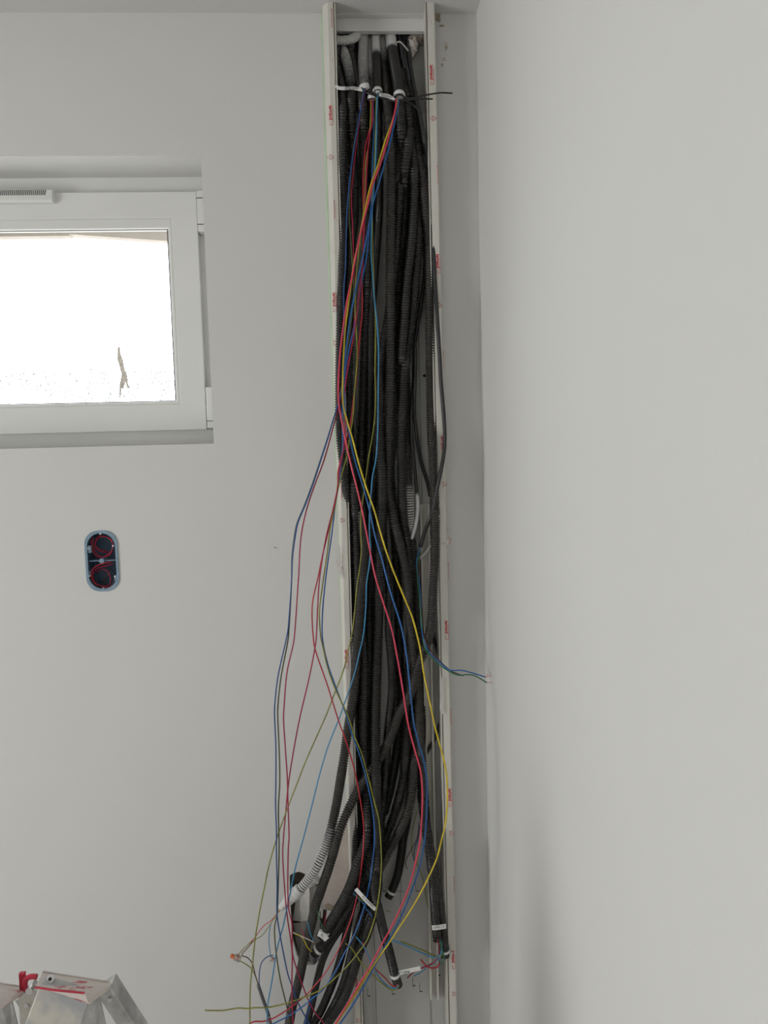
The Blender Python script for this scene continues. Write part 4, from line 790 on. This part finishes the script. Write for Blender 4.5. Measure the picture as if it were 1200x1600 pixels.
coil([(145,840,-.016),(146,855,-.016),(152,866,-.018),(161,871,-.018),(172,866,-.02),(177,852,-.018),(170,841,-.018),(158,837,-.016),(151,841,-.02),(149,852,-.022),(155,858,-.026),(168,862,-.034)], 'red', 'red wire coiled beneath the crimson one in the upper half of the flush box')
coil([(174,878,-.010),(163,880,-.010),(150,885,-.010),(142.5,894,-.010),(144,905,-.011),(150,913,-.012),(160,916,-.012),(170,917.5,-.013),(177,914,-.016)], 'red', 'red wire curving round the left of the lower half of the flush box', .0015)
coil([(176,881,-.014),(166,884,-.014),(152,888,-.013),(145,897,-.014),(147,908,-.014),(156,915,-.016),(170,914,-.018),(173,903,-.018),(168,893,-.018),(160,889,-.02),(150,894,-.024)], 'crim', 'dark red wire in the lower half of the flush box, inside the bright one', .0014)
coil([(150,882,-.020),(160,885,-.018),(170,890,-.016),(178,896,-.016),(178,908,-.016),(171,916,-.018),(158,914,-.02),(150,905,-.022),(146,895,-.024)], 'bwire', 'black wire coiled in the lower half of the flush box', .0014)
coil([(160,910,-.026),(166,902,-.024),(171,897,-.022),(173,905,-.022)], 'brown', 'short brown wire end at the bottom of the flush box', .0012)

# ------------------------------------------------------------------ torn hole, bare plaster, residue
hb = [P(x_, y_, 0) for x_, y_ in tear]; hx0 = min(p[0] for p in hb)-.01; hx1 = max(p[0] for p in hb)+.01; hz0 = min(p[2] for p in hb)-.01; hz1 = max(p[2] for p in hb)+.01
struct('wall_recess', *merge([(boxv(hx0, hx1, .085, .09, hz0, hz1), BF), (boxv(hx0-.004, hx0, .0125, .09, hz0, hz1), BF), (boxv(hx1, hx1+.004, .0125, .09, hz0, hz1), BF), (boxv(hx0, hx1, .0125, .09, hz0-.004, hz0), BF), (boxv(hx0, hx1, .0125, .09, hz1, hz1+.004), BF)]), M['insul'])
def sheet(name, grid, m, lab, cat, th=.0012, smooth=True):
    """grid: rows of (px,py,d)"""
    R_, C_ = len(grid), len(grid[0]); V = [P(*q) for row in grid for q in row]; V2 = [p+np.array([0, th, 0]) for p in V]; n = R_*C_
    Fc = []
    for i in range(R_-1):
        for j in range(C_-1):
            a = i*C_+j; Fc += [(a, a+C_, a+C_+1, a+1), (n+a, n+a+1, n+a+C_+1, n+a+C_)]
    bd = [j for j in range(C_)]+[i*C_+C_-1 for i in range(1, R_)]+[(R_-1)*C_+j for j in range(C_-2, -1, -1)]+[i*C_ for i in range(R_-2, 0, -1)]
    for i in range(len(bd)):
        a, b_ = bd[i], bd[(i+1) % len(bd)]; Fc.append((a, b_, n+b_, n+a))
    o = fixn(link(name, V+V2, Fc, m)); tag(o, lab, cat); return o
sheet('torn_paper', [[(466,1392,-.022),(474,1390,-.018),(483,1384,-.012),(490,1380,-.020),(500,1388,-.030)],
     [(462,1404,-.020),(472,1402,-.014),(484,1400,-.012),(487,1398,-.020),(504,1402,-.026)],
     [(460,1420,-.020),(471,1420,-.012),(483,1420,-.012),(486,1420,-.022),(505,1420,-.026)],
     [(457,1438,-.024),(470,1440,-.016),(483,1438,-.016),(488,1437,-.020),(504,1434,-.026)]], M['paper'], 'torn grey board paper hanging inside the hole left of the trunking', 'torn paper')
sheet('torn_paper', [[(458,1443,-.040),(470,1441,-.034),(484,1437,-.034),(500,1436,-.040)],[(462,1470,-.046),(472,1468,-.040),(486,1468,-.040),(500,1466,-.046)],[(466,1494,-.055),(476,1496,-.050),(488,1497,-.050),(498,1494,-.055)]], M['paper'], 'darker sheet of board paper set back in the lower half of the torn hole', 'torn paper')
sheet('torn_paper', [[(476,1366,.002),(484,1370,.004),(490,1367,.003),(497,1372,.003)],[(478,1374,.007),(486,1381,.009),(493,1376,.008),(500,1380,.006)],[(480,1379,.004),(485,1387,.003),(495,1381,.004),(501,1383,.003)]], M['paper'], 'small curled paper flap on the upper edge of the torn hole', 'torn paper')
# mastic / foam lump and grey box in the bottom of the hole
sheet('flexible_duct', [[(483,1484,.004),(488,1485,.006),(494,1486,.004)],[(484,1496,.002),(489,1497,.005),(496,1496,.002)],[(486,1506,-.002),(490,1507,.002),(496,1505,-.002)]], M['gcable'], 'grey plastic piece at the bottom of the torn hole', 'plastic piece')
pp = [(536,1296),(549.5,1240),(553,1385),(552,1440),(545,1446),(532,1416),(522,1420),(512,1418),(506,1422),(504,1408),(510,1390),(520,1350)]
v, f = prism([P(x_, y_, .0012) for x_, y_ in pp], .0011); o = fixn(link('plaster_patch', v, f, M['plaster'])); tag(o, 'bare beige plaster patch on the wall between torn hole and left rail', 'plaster patch')
v, f = prism([P(x_, y_, .0022) for x_, y_ in [(507,1414),(513,1412),(520,1416),(528,1412),(536,1414),(530,1420),(520,1424),(509,1421)]], .001); tag(fixn(link('plaster_ridge', v, f, M['stain'])), 'thin crumbly ridge along the foot of the bare plaster patch', 'plaster ridge')
# residue right of the trunking, near the top
rg = random.Random(11)
def splat(cx, cy, w_, h_, m, lab, n=11, d=.0015, seed=0):
    q = random.Random(seed); pts = []
    for k in range(n):
        a = 2*math.pi*k/n; rr_ = q.uniform(.55, 1.1); pts.append((cx+w_/2*rr_*math.cos(a), cy+h_/2*rr_*math.sin(a)))
    v, f = prism([P(x_, y_, d) for x_, y_ in pts], .0014); tag(fixn(link('glue_residue', v, f, m)), lab, 'glue residue')
M['stain2'] = mat('pale_glue_smear', (0.58, 0.54, 0.47), 0.7, noise=(150, 0.12))
splat(684, 26, 11, 20, M['stain'], 'beige glue blob on the wall against the top of the right rail', seed=1)
splat(690, 40, 8, 4, M['stain'], 'thin beige glue streak pointing right under the topmost blob', seed=2)
splat(697, 72, 9, 17, M['stain2'], 'pale grey smear on the wall right of the tied conduits, uppermost', seed=3)
splat(697.5, 74, 3, 6, M['stain'], 'dark fleck in the pale grey smear', seed=4, d=.003)
splat(691, 101, 3, 5, M['stain'], 'small dark brown fleck on the wall right of the red rail logo', seed=5)
splat(694, 92, 7, 8, M['stain2'], 'faint ring of glue between the two dark flecks', seed=6)
splat(430, 855.5, 2.6, 2.6, M['stain'], 'tiny dark speck on the blank wall left of the trunking', seed=7)
# insulation scrap hanging in the opening, top right
def lump(cx, cy, d, rx, ry, rz, lab, seed, m):
    bm = bmesh.new(); bmesh.ops.create_icosphere(bm, subdivisions=3, radius=1); c = P(cx, cy, d); q = np.random.RandomState(seed); ph = q.rand(6)*6
    for v in bm.verts:
        k = 1+.22*math.sin(v.co.x*5+ph[0])*math.sin(v.co.z*6+ph[1])+.16*math.sin(v.co.y*9+ph[2]+v.co.x*4)+.10*math.sin(v.co.z*15+ph[3])
        v.co = Vector((c[0]+v.co.x*rx*k, c[1]+v.co.y*ry*k, c[2]+v.co.z*rz*k))
    V = [v.co[:] for v in bm.verts]; Fc = [tuple(v.index for v in f.verts) for f in bm.faces]; bm.free()
    tag(sm('insulation_scrap', V, Fc, m), lab, 'insulation')
M['insul2'] = mat('pale_insulation_scrap', (0.60, 0.54, 0.50), 0.95, noise=(60, 0.25), bump=(70, 0.8))
lump(652, 60, -.045, .022, .010, .012, 'brown insulation tuft under the lintel at the top right of the trunking', 1, M['insul'])
lump(645, 73, -.035, .011, .008, .020, 'pale crumpled insulation scrap hanging in the top right opening', 2, M['insul2'])
wire([(620,66),(623,63.5),(628,68),(634,74),(638,80)], -.02, 'insul2', 'twisted pale fibre strand in the top right opening', r=.0016, clamp=False, name='fibre_strand', cat='strand')
wire([(621,40),(626,70),(630,95),(637,125),(645,150),(652,175),(656,200)], [(40,-.07),(100,-.045),(175,-.015)], 'gcable', 'dusty grey cable right of the wide conduit at the top', r=.0042, clamp=False, name='round_cable', cat='cable')
wire([(628,40),(632,75),(634,100),(641,130),(650,165),(658,205),(663,240)], [(40,-.08),(100,-.05),(175,-.018)], 'gcable', 'dusty grey cable nearest the right rail at the top', r=.0048, clamp=False, name='round_cable', cat='cable')
# crumpled film scraps on the rails
def film(pts, d, lab):
    v, f = prism([P(x_, y_, d) for x_, y_ in pts], .0006); tag(fixn(link('film_scrap', v, f, M['film'])), lab, 'film')
film([(528.5,848),(531,858),(533,870),(532.5,884),(535,896),(538,905),(534,902),(530,893),(528,880),(527.5,860)], .048, 'crumpled clear film on the left rail at the smeared print')
film([(690,849),(698,849),(699,843),(702,845),(699,851),(691,850.5)], .048, 'folded clear film edge on the right rail under the smeared print')
film([(687,1060),(690,1055),(693,1075),(692,1100),(694,1112),(690,1118),(687,1108),(688,1085)], .050, 'twisted clear film hanging at the right rail below the copper wire ends')

# ------------------------------------------------------------------ stepladder, bottom left
DL = .80
lad = empty('stepladder', (P(110, 1560, DL)[0], -DL, 0.0)); tag(lad, 'plaster-splashed aluminium stepladder with red plastic caps, top just in frame bottom left', 'stepladder')
def beam(name, a4, b4, m):
    """a4: four top corners, b4: four bottom corners (3D)"""
    V = list(a4)+list(b4); o = fixn(link(name, V, [(0, 1, 2, 3), (7, 6, 5, 4)]+[(i, 4+i, 4+(i+1) % 4, (i+1) % 4) for i in range(4)], m, lad)); bevel(o, .0015, 2); return o
def unit(shift):
    f = lambda x_, y_, d: P(x_, y_, d)+np.array([shift, 0, 0])
    dF, dB_ = DL+.05, DL-.02
    t1, t2 = f(60, 1544, dF), f(139, 1566, dF); down = np.array([-.40, -.10, -1.0])
    zt_ = t1[2]; k = zt_-.01
    front = [t1, t2, t2+[0, .025, 0], t1+[0, .025, 0]]
    beam('front_leg', front, [p+down*(p[2]-.01) for p in front], M['aluP'])
    s1, s2 = f(152, 1556, dB_), f(172, 1543, dB_); dn2 = np.array([.36, .22, -1.0])
    rear = [s1, s2, s2+[0, .03, 0], s1+[0, .03, 0]]
    beam('rear_leg', rear, [p+dn2*(p[2]-.01) for p in rear], M['alu'])
    # inner side plate between the legs
    pl_ = [f(140, 1566, dF-.004), f(154, 1550, dF-.02), f(166, 1605, dF-.02), f(160, 1640, dF-.02), f(122, 1605, dF-.004)]
    link('hinge_plate', *prism(pl_, .002), M['alu'], lad)
    # folded red cap over the joint
    A = [f(67, 1518, DL-.01), f(172, 1534.5, DL-.01), f(171, 1541, DL+.02), f(156, 1549, DL+.055), f(138, 1566, DL+.060), f(132, 1551, DL+.060), f(82, 1546, DL+.060), f(55, 1542, DL+.055)]
    V = [tuple(p) for p in A]+[tuple(p+np.array([0, .004, -.006])) for p in A]; n = 8
    c_ = fixn(link('hinge_cap', V, [tuple(range(8)), tuple(range(15, 7, -1))]+[(i, 8+i, 8+(i+1) % 8, (i+1) % 8) for i in range(8)], M['cap'], lad))
    ed = [f(55, 1542.4, DL+.056), f(82, 1546.6, DL+.061), f(132, 1551.6, DL+.061), f(138, 1566.5, DL+.061)]
    link('cap_lip', *tube(resample(np.array(ed[:3]), .004)[0], .0014, 6), M['redcap'], c_)
    ed = [f(67, 1517.6, DL-.008), f(120, 1526.5, DL-.008), f(172, 1534.3, DL-.008)]
    link('cap_lip', *tube(resample(np.array(ed), .004)[0], .0010, 6), M['cap'], c_)
    rc = f(80.5, 1530.5, DL+.028)
    rv = resample(np.array([rc+[0, -.001, -.001], rc+[0, -.0045, .004]]), .002)[0]; link('rivet', *tube(rv, .0055, 14), M['screw'], c_)
    link('rivet_bore', *tube(rv+np.array([0, -.0006, .0006]), .0022, 10), M['inner'], c_)
    rb = f(171.5, 1562, dB_-.001); link('rivet', *disc(rb+np.array([0, -.001, 0]), .003, rb[1]-.002, rb[1]+.001), M['screw'], lad)
unit(0.0); W_ = P(185, 1536, DL)[0]-P(52, 1536, DL)[0]
unit(-W_)
# red hinge between the two stiles
hg = []
for x0, x1, y0, y1 in ((28.5, 40, 1522, 1550),):
    a, b_ = P(x0, y0, DL+.01), P(x1, y1, DL+.01); hg.append((boxv(a[0], b_[0], a[1], a[1]+.006, b_[2], a[2]), BF))
hh = link('hinge_block', *merge(hg), M['redcap'], lad); bevel(hh, .001)
arc = [P(39, 1548, DL+.012), P(39, 1535, DL+.012), P(42, 1529, DL+.012), P(48, 1526, DL+.012), P(58, 1526, DL+.012)]
link('hinge_arm', *tube(resample(catmull(arc, 8), .002)[0], .0036, 10), M['redcap'], lad)
a = P(47, 1546, DL+.012); link('hinge_bolt', *disc(a, .0048, a[1]-.004, a[1]+.004), M['screw'], lad)
a, b_ = P(28, 1550, DL-.02), P(62, 1640, DL-.02); link('cross_panel', boxv(a[0], b_[0]+.02, a[1], a[1]+.003, b_[2], a[2]), BF, M['aluP'], lad)
# treads between the stiles, below the frame
for k in range(2):
    z = P(60, 1600, DL)[2]-.22-.26*k; x_ = P(60, 1560, DL)[0]-.12-.10*k
    t_ = link('tread', boxv(x_-.20, x_+.10, -DL-.14-.03*k, -DL-.06-.03*k, z, z+.02), BF, M['alu'], lad); bevel(t_, .002)

# ------------------------------------------------------------------ groups
for o in bpy.data.objects:
    if o.parent or 'category' not in o: continue
    c_ = o['category']; L_ = o['label']
    if c_ == 'conduit': o['group'] = 'conduits packed in the trunking'
    elif c_ == 'cable': o['group'] = 'round cables in and beside the trunking'
    elif c_ == 'wire':
        o['group'] = 'coiled wires in the flush box' if 'flush box' in L_ else ('cut wire ends at the bottom' if ' end' in L_ and ('short' in L_ or 'end p' in L_ or 'tiny' in L_ or 'sticking' in L_) else 'loose coloured wires hanging from the trunking')
    elif c_ == 'glue residue': o['group'] = 'glue marks on the wall'
    elif c_ == 'torn paper': o['group'] = 'board paper in the torn hole'
    elif c_ == 'film': o['group'] = 'film scraps on the rails'
